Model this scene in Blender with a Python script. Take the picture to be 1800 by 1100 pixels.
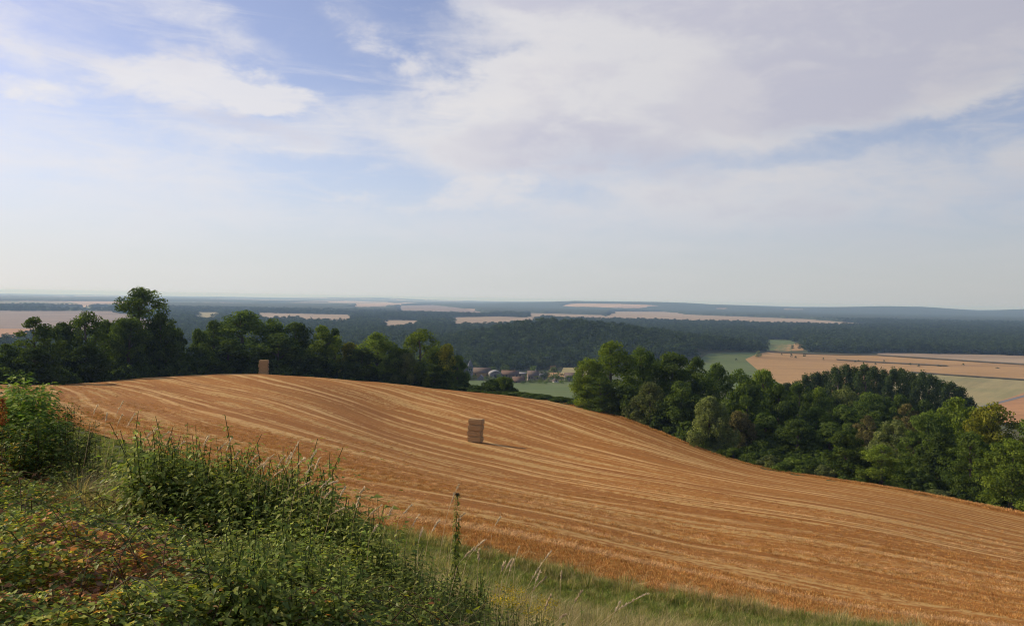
import bpy, math, random
import numpy as np
from mathutils import Vector, Matrix

# ------------------------------------------------------------------ camera, sky, sun, exposure
scene = bpy.context.scene
for o in list(bpy.data.objects):
    bpy.data.objects.remove(o)
C = scene.collection
rng = np.random.default_rng(7)
random.seed(7)
R = math.radians

FPX = 1413.0                                   # focal length in pixels of the 1800 px wide photograph
PITCH, ROLL = R(-1.0136), R(1.025)
cam_data = bpy.data.cameras.new('camera')
cam_data.sensor_width = 36.0
cam_data.lens = 36.0 * FPX / 1800.0
cam_data.clip_start = 0.05
cam_data.clip_end = 200000.0
cam = bpy.data.objects.new('camera', cam_data)
C.objects.link(cam)
CAM_M = Matrix.Rotation(R(90) + PITCH, 3, 'X') @ Matrix.Rotation(ROLL, 3, 'Z')
cam.matrix_world = CAM_M.to_4x4()
scene.camera = cam
CM = np.array(CAM_M)

SUN_AZ, SUN_EL = R(-66.0), R(28.0)             # azimuth measured from +Y towards +X
SUN = Vector((math.sin(SUN_AZ) * math.cos(SUN_EL), math.cos(SUN_AZ) * math.cos(SUN_EL), math.sin(SUN_EL)))
sun_data = bpy.data.lights.new('sun', 'SUN')
sun_data.energy = 5.0
sun_data.angle = R(0.53)
sun_data.color = (1.0, 0.84, 0.62)
sun = bpy.data.objects.new('sun', sun_data)
sun.rotation_euler = SUN.to_track_quat('Z', 'Y').to_euler()
C.objects.link(sun)

scene.view_settings.view_transform = 'Standard'
scene.view_settings.look = 'None'
scene.view_settings.exposure = 0.0
scene.view_settings.gamma = 1.0
scene.view_settings.use_curve_mapping = False
scene.cycles.max_bounces = 6
scene.cycles.diffuse_bounces = 2
scene.cycles.glossy_bounces = 1
scene.cycles.transmission_bounces = 4
scene.cycles.transparent_max_bounces = 4
scene.cycles.volume_bounces = 0
scene.cycles.use_denoising = True
scene.cycles.filter_width = 1.1


class NT:
    """small helper to write shader node trees"""
    def __init__(s, tree):
        s.t = tree
        s.t.nodes.clear()

    def n(s, typ, **kw):
        nd = s.t.nodes.new(typ)
        for k, v in kw.items():
            setattr(nd, k, v)
        return nd

    def put(s, sock, v):
        if v is None:
            return
        if isinstance(v, bpy.types.NodeSocket):
            s.t.links.new(v, sock)
        else:
            if hasattr(sock.default_value, '__len__') and not hasattr(v, '__len__'):
                v = (v,) * len(sock.default_value)
            if hasattr(v, '__len__') and len(v) == 3 and len(sock.default_value) == 4:
                v = (*v, 1.0)
            sock.default_value = v

    def math(s, op, a, b=None, c=None, clamp=False):
        nd = s.n('ShaderNodeMath', operation=op, use_clamp=clamp)
        s.put(nd.inputs[0], a); s.put(nd.inputs[1], b); s.put(nd.inputs[2], c)
        return nd.outputs[0]

    def vmath(s, op, a, b=None):
        nd = s.n('ShaderNodeVectorMath', operation=op)
        s.put(nd.inputs[0], a); s.put(nd.inputs[1], b)
        return nd.outputs['Value'] if op in ('DOT_PRODUCT', 'LENGTH', 'DISTANCE') else nd.outputs['Vector']

    def mix(s, f, a, b, blend='MIX'):
        nd = s.n('ShaderNodeMix', data_type='RGBA', blend_type=blend)
        s.put(nd.inputs[0], f); s.put(nd.inputs[6], a); s.put(nd.inputs[7], b)
        return nd.outputs[2]

    def noise(s, vec, scale, detail=4.0, rough=0.55, dist=0.0, color=False):
        nd = s.n('ShaderNodeTexNoise')
        s.put(nd.inputs['Vector'], vec); s.put(nd.inputs['Scale'], scale)
        s.put(nd.inputs['Detail'], detail); s.put(nd.inputs['Roughness'], rough); s.put(nd.inputs['Distortion'], dist)
        return nd.outputs['Color' if color else 'Fac']

    def step(s, v, a, b, lo=0.0, hi=1.0):
        nd = s.n('ShaderNodeMapRange', interpolation_type='SMOOTHSTEP')
        s.put(nd.inputs[0], v); s.put(nd.inputs[1], a); s.put(nd.inputs[2], b); s.put(nd.inputs[3], lo); s.put(nd.inputs[4], hi)
        return nd.outputs[0]

    def comb(s, x, y, z):
        nd = s.n('ShaderNodeCombineXYZ')
        s.put(nd.inputs[0], x); s.put(nd.inputs[1], y); s.put(nd.inputs[2], z)
        return nd.outputs[0]

    def sep(s, v):
        nd = s.n('ShaderNodeSeparateXYZ')
        s.put(nd.inputs[0], v)
        return nd.outputs


world = bpy.data.worlds.new('World')
scene.world = world
world.use_nodes = True
world.cycles.sampling_method = 'MANUAL'
world.cycles.sample_map_resolution = 512
SKY_STRENGTH = 0.11


def build_world():
    w = NT(world.node_tree)
    sky = w.n('ShaderNodeTexSky', sky_type='NISHITA')
    sky.sun_disc = False
    sky.sun_elevation = SUN_EL
    sky.sun_rotation = SUN_AZ
    sky.altitude = 150.0
    sky.air_density = 1.0
    sky.dust_density = 0.8
    sky.ozone_density = 2.2
    d = w.n('ShaderNodeTexCoord').outputs['Generated']
    x, y, z = w.sep(d)
    az = w.math('MULTIPLY', w.math('ARCTAN2', x, y), 57.2958)
    el = w.math('MULTIPLY', w.math('ARCSINE', w.math('MAXIMUM', w.math('MINIMUM', z, 1.0), -1.0)), 57.2958)
    # cloud texture on the sphere of directions, flattened towards the horizon
    p3 = w.comb(x, y, w.math('MULTIPLY', z, 2.1))
    n1 = w.noise(p3, 4.6, 9.0, 0.60, 0.25)
    n2 = w.noise(w.vmath('ADD', p3, (5.3, 1.7, 8.1)), 11.0, 8.0, 0.62, 0.4)
    wisp = w.noise(w.vmath('MULTIPLY', w.vmath('ADD', p3, (2.3, 7.1, 0.4)), (1.0, 1.0, 2.6)), 6.0, 8.0, 0.64, 1.0)
    wx = w.noise(w.vmath('ADD', p3, (3.1, 8.2, 0.0)), 3.2, 6.0, 0.6)
    wy = w.noise(w.vmath('ADD', p3, (13.7, 1.9, 0.0)), 3.6, 6.0, 0.6)
    azw = w.math('ADD', az, w.math('MULTIPLY', w.math('SUBTRACT', wx, 0.5), 11.0))
    elw = w.math('ADD', el, w.math('MULTIPLY', w.math('SUBTRACT', wy, 0.5), 5.0))

    def blob(u, v, ru, rv, rot=0.0):
        """elliptical cloud given in degrees of azimuth and elevation"""
        a0 = math.degrees(math.atan((u - 900) / FPX)); e0 = math.degrees(math.atan((eye_v(u) - v) / FPX))
        a = ru / FPX * 57.3; e = rv / FPX * 57.3
        da = w.math('SUBTRACT', azw, a0); de = w.math('SUBTRACT', elw, e0)
        c, s_ = math.cos(R(rot)), math.sin(R(rot))
        q1 = w.math('ADD', w.math('MULTIPLY', da, c / a), w.math('MULTIPLY', de, s_ / a))
        q2 = w.math('ADD', w.math('MULTIPLY', de, c / e), w.math('MULTIPLY', da, -s_ / e))
        return w.step(w.math('ADD', w.math('MULTIPLY', q1, q1), w.math('MULTIPLY', q2, q2)), 2.0, 0.0, 0.0, 1.0)

    def total(bl):
        t = None
        for (args, k) in bl:
            b = w.math('MULTIPLY', blob(*args), k)
            t = b if t is None else w.math('ADD', t, b)
        return t

    heap = total([((370, 175, 150, 34, 2), 0.95), ((480, 185, 90, 20, 0), 0.6), ((60, 203, 110, 18, -2), 0.75), ((850, 195, 110, 80, 20), 0.70), ((900, 135, 120, 40, 15), 0.45),
                  ((870, 335, 110, 26, 14), 0.80), ((750, 375, 90, 18, 6), 0.5), ((590, 350, 90, 20, 0), 0.45), ((680, 100, 90, 22, -12), 0.30), ((700, 140, 50, 12, 10), 0.28), ((1235, 165, 90, 60, -25), 0.65), ((1730, 185, 120, 55, 20), 0.55), ((110, 50, 60, 12, 0), 0.4)])
    sheet = total([((1010, 170, 300, 110, 8), 0.75), ((760, 240, 260, 60, 2), 0.55), ((1330, 130, 330, 110, 6), 0.85), ((1600, 110, 330, 130, 6), 0.85), ((1250, 30, 420, 60, 3), 0.75),
                   ((880, 10, 110, 36, -16), 0.6), ((170, 5, 240, 34, -17), 0.60), ((1180, 300, 360, 46, 3), 0.45), ((1500, 340, 460, 50, 3), 0.55), ((1050, 395, 600, 50, 2), 0.40), ((120, 330, 330, 90, -3), 0.60),
                   ((430, 235, 190, 26, -8), 0.45), ((20, 150, 60, 18, -20), 0.4)])
    grey = total([((1000, 262, 240, 44, -4), 0.60), ((1600, 110, 340, 90, 8), 0.85), ((1080, 22, 250, 36, -5), 0.85), ((430, 228, 190, 18, -8), 0.55), ((1420, 190, 240, 44, 4), 0.55), ((1700, 30, 260, 60, 0), 0.6), ((1650, 430, 420, 70, 0), 0.3), ((900, 215, 70, 30, 0), 0.4)])
    blue = total([((640, 50, 260, 70, -10), 0.75), ((1480, 258, 230, 20, 6), 0.70), ((300, 120, 200, 40, -6), 0.4), ((975, 325, 110, 24, -16), 0.7), ((640, 300, 220, 34, 0), 0.35), ((1785, 40, 50, 22, 15), 0.6), ((1000, 95, 130, 14, 0), 0.5), ((1190, 140, 70, 14, 30), 0.5)])
    nn = w.math('ADD', w.math('MULTIPLY', w.math('SUBTRACT', n1, 0.5), 3.0), w.math('MULTIPLY', w.math('SUBTRACT', n2, 0.5), 2.8))
    cum = w.step(w.math('ADD', heap, w.math('MULTIPLY', nn, 0.75)), 0.22, 1.05, 0.0, 0.85)
    she = w.step(w.math('ADD', w.math('SUBTRACT', sheet, w.math('MULTIPLY', blue, 0.42)), w.math('MULTIPLY', nn, 0.62)), -0.22, 1.30, 0.0, 0.90)
    gen = w.step(n1, 0.50, 0.72, 0.0, 0.55)                  # the same kind of cloud all round the sky
    vei = w.step(w.math('SUBTRACT', wisp, w.math('MULTIPLY', blue, 0.22)), 0.40, 0.76, 0.02, 0.55)
    inv = lambda a: w.math('SUBTRACT', 1.0, a)
    cov = inv(w.math('MULTIPLY', w.math('MULTIPLY', inv(cum), inv(she)), w.math('MULTIPLY', inv(vei), inv(w.math('MULTIPLY', gen, 0.5)))))
    low = w.step(el, 17.0, 1.0, 0.10, 0.88)                 # milky summer air towards the horizon
    shade = w.step(w.math('ADD', w.math('ADD', grey, w.math('MULTIPLY', gen, 0.3)), w.math('MULTIPLY', nn, 0.62)), 0.12, 1.1)
    shade = w.math('MULTIPLY', shade, inv(w.math('MULTIPLY', cum, 0.45)))
    toward = w.vmath('DOT_PRODUCT', d, tuple(SUN))
    glow = w.math('ADD', 0.71, w.math('MULTIPLY', toward, 0.29))
    gl3 = w.comb(glow, glow, glow)
    ccol = w.mix(1.0, w.mix(shade, (0.90, 0.88, 0.895), (0.70, 0.695, 0.80)), gl3, 'MULTIPLY')
    hcol = w.mix(1.0, w.mix(w.step(el, 1.0, 9.0), (0.74, 0.785, 0.80), (0.69, 0.80, 0.97)), gl3, 'MULTIPLY')
    k = 1.0 / SKY_STRENGTH
    col = w.mix(low, w.mix(1.0, sky.outputs[0], (1.14, 0.97, 1.07), 'MULTIPLY'), w.mix(1.0, hcol, (k, k, k), 'MULTIPLY'))
    col = w.mix(w.math('MULTIPLY', cov, w.step(el, 0.0, 10.0, 0.2, 1.0)), col, w.mix(1.0, ccol, (k, k, k), 'MULTIPLY'))
    bg = w.n('ShaderNodeBackground')
    w.put(bg.inputs[0], col)
    bg.inputs[1].default_value = SKY_STRENGTH
    out = w.n('ShaderNodeOutputWorld')
    w.t.links.new(bg.outputs[0], out.inputs[0])


# ------------------------------------------------------------------ helpers
def eye_v(u):
    return 509 + 0.0179 * u


build_world()


def ray(u, v):
    d = CM @ np.array([(u - 900) / FPX, -(v - 550) / FPX, -1.0])
    return d / d[1]                                # scaled so that y = 1 (per metre of depth)


def at(u, v, y):
    return ray(u, v) * y


def ux(u, y):
    """x of the column u of the photograph at depth y"""
    return ray(u, eye_v(u))[0] * y


def mesh_np(name, verts, faces, mat=None, attrs=None, smooth=False, uvs=None):
    """verts (n,3), faces (m,k) all with the same k; attrs {name: float per vertex}"""
    me = bpy.data.meshes.new(name)
    verts = np.asarray(verts, np.float32); faces = np.asarray(faces, np.int32)
    m, k = faces.shape
    me.vertices.add(len(verts)); me.vertices.foreach_set('co', verts.ravel())
    me.loops.add(m * k); me.loops.foreach_set('vertex_index', faces.ravel())
    me.polygons.add(m)
    me.polygons.foreach_set('loop_start', np.arange(0, m * k, k, dtype=np.int32))
    me.polygons.foreach_set('loop_total', np.full(m, k, np.int32))
    if smooth:
        me.polygons.foreach_set('use_smooth', np.ones(m, bool))
    me.update(calc_edges=True)
    for an, av in (attrs or {}).items():
        av = np.asarray(av, np.float32)
        if av.ndim == 1:
            me.attributes.new(an, 'FLOAT', 'POINT').data.foreach_set('value', av)
        else:
            me.attributes.new(an, 'FLOAT_VECTOR', 'POINT').data.foreach_set('vector', av.ravel())
    if mat:
        me.materials.append(mat)
    return me


def obj(name, me, parent=None, label=None, cat=None, group=None, kind=None, loc=None):
    o = bpy.data.objects.new(name, me)
    C.objects.link(o)
    if parent is not None:
        o.parent = parent
    if loc is not None:
        o.location = loc
    tag(o, label, cat, group, kind)
    return o


def tag(o, label=None, cat=None, group=None, kind=None):
    if label: o['label'] = label
    if cat: o['category'] = cat
    if group: o['group'] = group
    if kind: o['kind'] = kind
    return o


def material(name):
    m = bpy.data.materials.new(name)
    m.use_nodes = True
    return m, NT(m.node_tree)


def surface(name, build, rough=0.9, spec=0.15):
    """principled material: build(nt) returns colour, bump height or None, bump strength"""
    m, t = material(name)
    col, h, st, dist = build(t)
    p = t.n('ShaderNodeBsdfPrincipled')
    t.put(p.inputs['Base Color'], col)
    p.inputs['Roughness'].default_value = rough
    p.inputs['Specular IOR Level'].default_value = spec
    if h is not None:
        b = t.n('ShaderNodeBump')
        t.put(b.inputs['Height'], h); b.inputs['Strength'].default_value = st; b.inputs['Distance'].default_value = dist
        t.t.links.new(b.outputs[0], p.inputs['Normal'])
    out = t.n('ShaderNodeOutputMaterial')
    t.t.links.new(p.outputs[0], out.inputs[0])
    return m


def geo(t):
    return t.n('ShaderNodeNewGeometry').outputs['Position']


def attr(t, name, out='Fac'):
    return t.n('ShaderNodeAttribute', attribute_name=name).outputs[out]

# ------------------------------------------------------------------ terrain
PLAIN = -75.0
ctrl = []                                          # x, y, z


def cz(u, y, z):
    ctrl.append((ux(u, y), y, z))


def cp(u, v, y):
    ctrl.append(tuple(at(u, v, y)))


for a in range(0, 360, 45):
    ctrl.append((1.5 * math.sin(R(a)), 1.5 * math.cos(R(a)), -1.68 - 0.12 * math.cos(R(a - 60))))
for (u, y, z) in [(0, 4.4, -2.0), (0, 8, -2.3), (0, 12, -2.6), (0, 17, -3.5), (0, 27, -5.8), (0, 42, -8.4),
                  (200, 5, -2.15), (200, 9, -2.75), (200, 13, -3.6), (200, 22, -5.8), (430, 5, -2.3), (430, 8, -2.9), (430, 10.5, -3.6), (430, 17, -5.6), (430, 27, -8.0),
                  (700, 5.5, -2.65), (700, 8, -3.4), (700, 12, -4.7), (700, 20, -7.1), (900, 6, -3.0), (900, 9, -4.05), (900, 14, -5.7), (900, 20, -7.5),
                  (1200, 6, -3.2), (1200, 10, -4.7), (1200, 16, -6.8), (1600, 6, -3.4), (1600, 12, -5.8), (1600, 18, -8.0),
                  (2100, 10, -5.4), (2100, 20, -9.0), (2100, 45, -15.5), (2100, 85, -25), (2100, 150, -34), (2100, 300, -50), (-300, 6, -2.0), (-300, 14, -2.6), (-300, 40, -6.5), (-300, 100, -11), (-300, 200, -28), (-300, 400, -50),
                  (430, 262, -36), (250, 250, -35), (90, 225, -33), (700, 265, -41), (930, 300, -45), (930, 400, -54), (1100, 240, -38), (1100, 400, -56),
                  (1330, 180, -33), (1330, 300, -48), (1500, 160, -31), (1500, 250, -43), (1500, 400, -60), (1800, 150, -32), (1800, 250, -45), (1800, 480, -66),
                  (0, 400, -55), (250, 450, -58), (500, 450, -58), (700, 450, -58),
                  (0, 650, -70), (400, 650, -69), (900, 700, -68), (1000, 650, -66.5), (1400, 620, -70), (1800, 650, -72), (0, 1000, -75), (900, 1000, -75), (1800, 1000, -75)]:
    cz(u, y, z)
for p in [(600, 935, 31.5), (850, 1000, 27.5), (1000, 1040, 26.5), (1200, 1080, 25),
          (400, 845, 40), (600, 912, 34), (850, 972, 30.5), (1000, 1010, 29), (1200, 1052, 27), (1480, 1098, 25.5), (250, 790, 50), (100, 740, 62),
          (150, 705, 95), (600, 783, 75), (600, 742, 105), (680, 728, 134), (480, 703, 120), (845, 777, 112), (1200, 850, 80), (1200, 910, 55), (1200, 960, 43),
          (1800, 1060, 34), (1800, 986, 50), (1800, 940, 70), (1500, 920, 58), (850, 850, 64), (1000, 780, 116), (280, 690, 126),
          (90, 676, 140), (250, 664, 168), (430, 658, 182), (600, 667, 186), (700, 674, 186), (820, 688, 182), (930, 699, 174), (1000, 710, 165), (1100, 737, 150),
          (1200, 778, 134), (1330, 820, 121), (1500, 848, 110), (1800, 906, 94), (950, 697, 490), (900, 672, 650)]:
    cp(*p)
for a, zs in [(-90, [(6, -1.75), (20, -2.3), (60, -4.5), (150, -10), (400, -34)]), (90, [(6, -2.6), (20, -7), (60, -16), (150, -30), (400, -60)]),
              (135, [(8, -2.2), (40, -7), (150, -18), (400, -40)]), (180, [(8, -1.6), (40, -1.5), (150, -3), (400, -12)]), (-135, [(8, -1.6), (40, -2), (150, -4), (400, -16)])]:
    for r_, z_ in zs:
        ctrl.append((r_ * math.sin(R(a)), r_ * math.cos(R(a)), z_))
for a in (90, 135, 180, 225, 270):
    ctrl.append((1000 * math.sin(R(a)), 1000 * math.cos(R(a)), -75))


class RBF:
    def __init__(s, pts, vals, smooth=0.0):
        s.p = np.asarray(pts, float)
        n, d = s.p.shape
        A = np.linalg.norm(s.p[:, None] - s.p[None], axis=2) ** 3
        A += np.eye(n) * smooth
        P = np.hstack([np.ones((n, 1)), s.p])
        M = np.block([[A, P], [P.T, np.zeros((d + 1, d + 1))]])
        s.w = np.linalg.lstsq(M, np.concatenate([vals, np.zeros(d + 1)]), rcond=None)[0]

    def __call__(s, q):
        out = np.empty(len(q))
        for i in range(0, len(q), 20000):
            b = q[i:i + 20000]
            out[i:i + 20000] = np.linalg.norm(b[:, None] - s.p[None], axis=2) ** 3 @ s.w[:len(s.p)] + s.w[len(s.p)] + b @ s.w[len(s.p) + 1:]
        return out


def feat(x, y):
    r = np.maximum(np.hypot(x, y), 1.0)
    return np.stack([3 * x / r, 3 * y / r, np.log(r)], 1)


ctrl = np.array(ctrl)
_tr = RBF(feat(ctrl[:, 0], ctrl[:, 1]), ctrl[:, 2] / np.maximum(np.hypot(ctrl[:, 0], ctrl[:, 1]), 1.0), 1e-3)


def smooth01(t):
    t = np.clip(t, 0, 1)
    return t * t * (3 - 2 * t)


def vnoise(x, y, scale, seed=0, octaves=3):
    """value noise in numpy, about -1 to 1"""
    out = np.zeros_like(x, float); amp = 1.0
    for k in range(octaves):
        s = scale / 2 ** k
        fx, fy = x / s + 17.3 * (k + seed), y / s - 9.7 * (k + seed)
        ix, iy = np.floor(fx).astype(np.int64), np.floor(fy).astype(np.int64)
        tx, ty = smooth01(fx - ix), smooth01(fy - iy)

        def h(a, b):
            n = (a * 374761393 + b * 668265263 + (seed + 1) * 1442695041 + k * 97) & 0xffffffff
            n = ((n ^ (n >> 13)) * 1274126177) & 0xffffffff
            return ((n ^ (n >> 16)) & 0xffff) / 32767.5 - 1
        out += amp * ((h(ix, iy) * (1 - tx) + h(ix + 1, iy) * tx) * (1 - ty) + (h(ix, iy + 1) * (1 - tx) + h(ix + 1, iy + 1) * tx) * ty)
        amp *= 0.5
    return out


RIDGE = [(-1200, -75), (700, -75), (840, -66), (880, -58), (930, -46), (960, -37), (1010, -20), (1090, -18), (1170, -15), (1210, -20), (1250, -30), (1330, -39), (1400, -50), (1470, -36), (1550, -16), (1620, -14), (1680, -32), (1720, -45), (1800, -19), (1900, -22), (2400, -40)]


def plain_z(x, y):
    z = np.full_like(x, PLAIN)
    # wooded hill beyond the village
    dx = x - 80.0
    sx = np.where(dx < 0, 150.0, 205.0)
    z += 33.0 * np.exp(-(dx / sx) ** 2) * np.exp(-((y - 1150.0) / 190.0) ** 2)
    # wooded ridge that closes the plain on the far side
    u = 900 + x / np.maximum(y, 1.0) * FPX
    top = np.interp(u, [a for a, b in RIDGE], [b for a, b in RIDGE])
    front = smooth01((y - 6300.0) / 2200.0) * (y > 0)
    z += (top - PLAIN) * front * np.where(y > 9500, 0.86, 1.0)
    # low blue hills still further off
    far = smooth01((y - 15000.0) / 5000.0) * (y > 0)
    z += far * np.interp(u, [-600, 0, 330, 400, 500, 560, 620, 680, 760, 900], [0, 2, 8, 16, 14, 42, 54, 58, 22, 0])
    z -= (x * x + y * y) / 1.48e7                     # the earth's curve
    return z


def gz(x, y):
    x = np.atleast_1d(np.asarray(x, float)); y = np.atleast_1d(np.asarray(y, float))
    r = np.hypot(x, y)
    near = np.full_like(x, PLAIN)
    m = r < 1000.0
    if m.any():
        near[m] = _tr(feat(x[m], y[m])) * np.maximum(r[m], 1.0)
    f = smooth01((r - 640.0) / 330.0)
    return near * (1 - f) + plain_z(x, y) * f


def gz1(x, y):
    return float(gz([x], [y])[0])


def ground_at(u, y):
    x = ux(u, y)
    return Vector((x, y, gz1(x, y)))


def hit(u, v, y0=3.0, y1=30000.0):
    """where the line of sight through a photograph pixel meets the ground"""
    d = ray(u, v)
    ys = np.exp(np.linspace(math.log(y0), math.log(y1), 1600))
    g = gz(d[0] * ys, ys) - d[2] * ys
    i = int(np.argmax(g > 0))
    if i == 0:
        return None
    t = g[i - 1] / (g[i - 1] - g[i])
    y = ys[i - 1] * (1 - t) + ys[i] * t
    return np.array([d[0] * y, y, gz1(d[0] * y, y)])


# field outline on the ground: near edge and far edge as depth along columns of the photograph
NEAR = [(-260, 84), (-100, 74), (100, 62), (250, 50), (400, 40), (600, 34), (850, 30.5), (1000, 29), (1200, 27), (1480, 25.5), (1800, 24), (2300, 21)]
FAR = [(-260, 92), (-100, 108), (0, 124), (90, 140), (250, 168), (430, 182), (600, 186), (700, 186), (820, 182), (930, 174), (1000, 165), (1100, 150), (1200, 134), (1330, 121), (1500, 110), (1800, 94), (2300, 72)]


def edge_y(tab, u):
    us = np.array([a for a, b in tab], float); ys = np.log(np.array([b for a, b in tab], float))
    f = np.interp(u, us, ys)
    # round the corners of the polyline
    g = (np.interp(u - 40, us, ys) + np.interp(u + 40, us, ys)) / 2
    return np.exp((f + 2 * g) / 3)


def in_field(x, y, margin=0.0):
    u = 900 + x / np.maximum(y, 0.5) * FPX
    return (y > edge_y(NEAR, u) - margin) & (y < edge_y(FAR, u) + margin) & (u > -260) & (u < 2300)


def ground_mesh():
    # rings widen with distance; the sector in front of the camera is finer
    az = np.concatenate([np.arange(-45, 45, 0.22), np.arange(45, 315, 2.5)])
    n = len(az)
    rr = [1.2]
    while rr[-1] < 45000:
        k = 0.022 if rr[-1] < 400 else 0.03
        rr.append(rr[-1] * (1 + k))
    rr = np.array(rr)
    A, Q = np.meshgrid(np.radians(az), rr)
    X, Y = Q * np.sin(A), Q * np.cos(A)
    Z = gz(X.ravel(), Y.ravel())
    x, y = X.ravel(), Y.ravel()
    r = Q.ravel()
    Z = Z + 0.05 * vnoise(x, y, 1.3, 5) * (r < 60) - np.where(in_field(x, y, -2.5), 0.25, 0.0)
    V = np.vstack([np.stack([x, y, Z], 1), [[0, 0, -1.68]]])
    m = len(rr)
    i = np.arange(m - 1)[:, None] * n + np.arange(n)[None]
    j = np.arange(m - 1)[:, None] * n + (np.arange(n) + 1)[None] % n
    F = np.stack([i, j, j + n, i + n], 2).reshape(-1, 4)
    cap = np.stack([np.full(n, len(V) - 1), (np.arange(n) + 1) % n, np.arange(n), np.arange(n)], 1)
    # winding upwards
    return V, F[:, ::-1]


def ground_col(t):
    p = geo(t)
    a = t.noise(p, 0.02, 5); b = t.noise(p, 0.7, 5); c = t.noise(p, 9.0, 4)
    col = t.mix(t.step(a, 0.35, 0.65), (0.055, 0.075, 0.022), (0.10, 0.10, 0.035))
    col = t.mix(t.step(b, 0.45, 0.75), col, (0.13, 0.105, 0.05))
    col = t.mix(t.step(c, 0.35, 0.6), t.mix(1.0, col, (0.55, 0.55, 0.55), 'MULTIPLY'), col)
    dist = t.vmath('LENGTH', p)
    vor = t.n('ShaderNodeTexVoronoi')
    t.put(vor.inputs['Vector'], t.vmath('MULTIPLY', p, (0.55, 0.32, 0.0))); vor.inputs['Scale'].default_value = 0.0035
    r = t.sep(vor.outputs['Color'])[0]
    farm = t.mix(t.step(r, 0.30, 0.34), (0.07, 0.10, 0.04), t.mix(t.step(r, 0.62, 0.66), (0.46, 0.31, 0.19), (0.36, 0.25, 0.17)))
    col = t.mix(t.step(dist, 3400.0, 4200.0), col, farm)
    return col, c, 0.6, 0.08


M_GROUND = surface('ground_soil_grass', ground_col)
V, F = ground_mesh()
ground = obj('ground', mesh_np('ground', V, F, M_GROUND, smooth=True), kind='structure')

# ------------------------------------------------------------------ stubble field
GUIDES = [
    (0, [(400, 845), (600, 912), (850, 972), (1000, 1010), (1200, 1052), (1480, 1098)]),
    (10, [(480, 838), (600, 852), (700, 863), (850, 887), (1000, 912), (1200, 945), (1330, 983), (1510, 1010), (1800, 1065)]),
    (24, [(280, 690), (347, 712), (413, 732), (480, 755), (547, 772), (613, 786), (733, 820), (833, 840), (933, 863), (1033, 882), (1200, 910), (1367, 937), (1583, 971), (1800, 1013)]),
    (36, [(413, 690), (480, 703), (547, 725), (613, 746), (667, 767), (833, 807), (933, 827), (1067, 853), (1200, 877), (1367, 904), (1583, 940), (1800, 986)]),
    (48, [(480, 677), (580, 696), (667, 725), (733, 748), (800, 767), (850, 779), (933, 798), (1067, 823), (1200, 850), (1330, 875), (1511, 901), (1800, 957)]),
    (60, [(683, 687), (750, 707), (817, 727), (900, 752), (1000, 780), (1100, 808), (1150, 820), (1294, 848), (1475, 877), (1655, 905), (1800, 942)]),
    (72, [(850, 703), (933, 722), (1017, 752), (1100, 778), (1200, 805), (1300, 832), (1511, 866), (1655, 897), (1800, 930)]),
    (14, [(153, 705), (213, 725), (327, 760), (380, 775), (430, 787)]),
]
gp, gs = [], []
for s_, pts in GUIDES:
    for (u, v) in pts:
        h = hit(u, v, 10.0, 230.0)
        if h is not None:
            gp.append((h[0] / 60, h[1] / 60)); gs.append(s_)
_srow = RBF(gp, np.array(gs, float), 0.02)


def row_s(x, y):
    return _srow(np.stack([x / 60, y / 60], 1))


def field_mesh():
    us = np.linspace(-258, 2290, 420)
    ts = np.linspace(0, 1, 330)
    U, T = np.meshgrid(us, ts)
    yn, yf = edge_y(NEAR, us), edge_y(FAR, us)
    wob = 0.5 * vnoise(us, us * 0, 40.0, 2)
    Y = (yn + wob)[None] ** (1 - T) * (yf + wob * 1.5)[None] ** T
    dx = np.array([ray(u, eye_v(u))[0] for u in us])
    X = dx[None] * Y
    x, y = X.ravel(), Y.ravel()
    s = row_s(x, y)
    z = gz(x, y) + 0.03 + 0.05 * vnoise(s, (x - y) * 0.12, 2.2, 11) + 0.06 * vnoise(x, y, 14.0, 4)
    n = len(us)
    i = np.arange(len(ts) - 1)[:, None] * n + np.arange(n - 1)[None]
    F = np.stack([i, i + 1, i + 1 + n, i + n], 2).reshape(-1, 4)
    rows = np.stack([s, (x - y) * 0.7071, np.zeros_like(s)], 1)
    return np.stack([x, y, z], 1), F, rows


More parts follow.
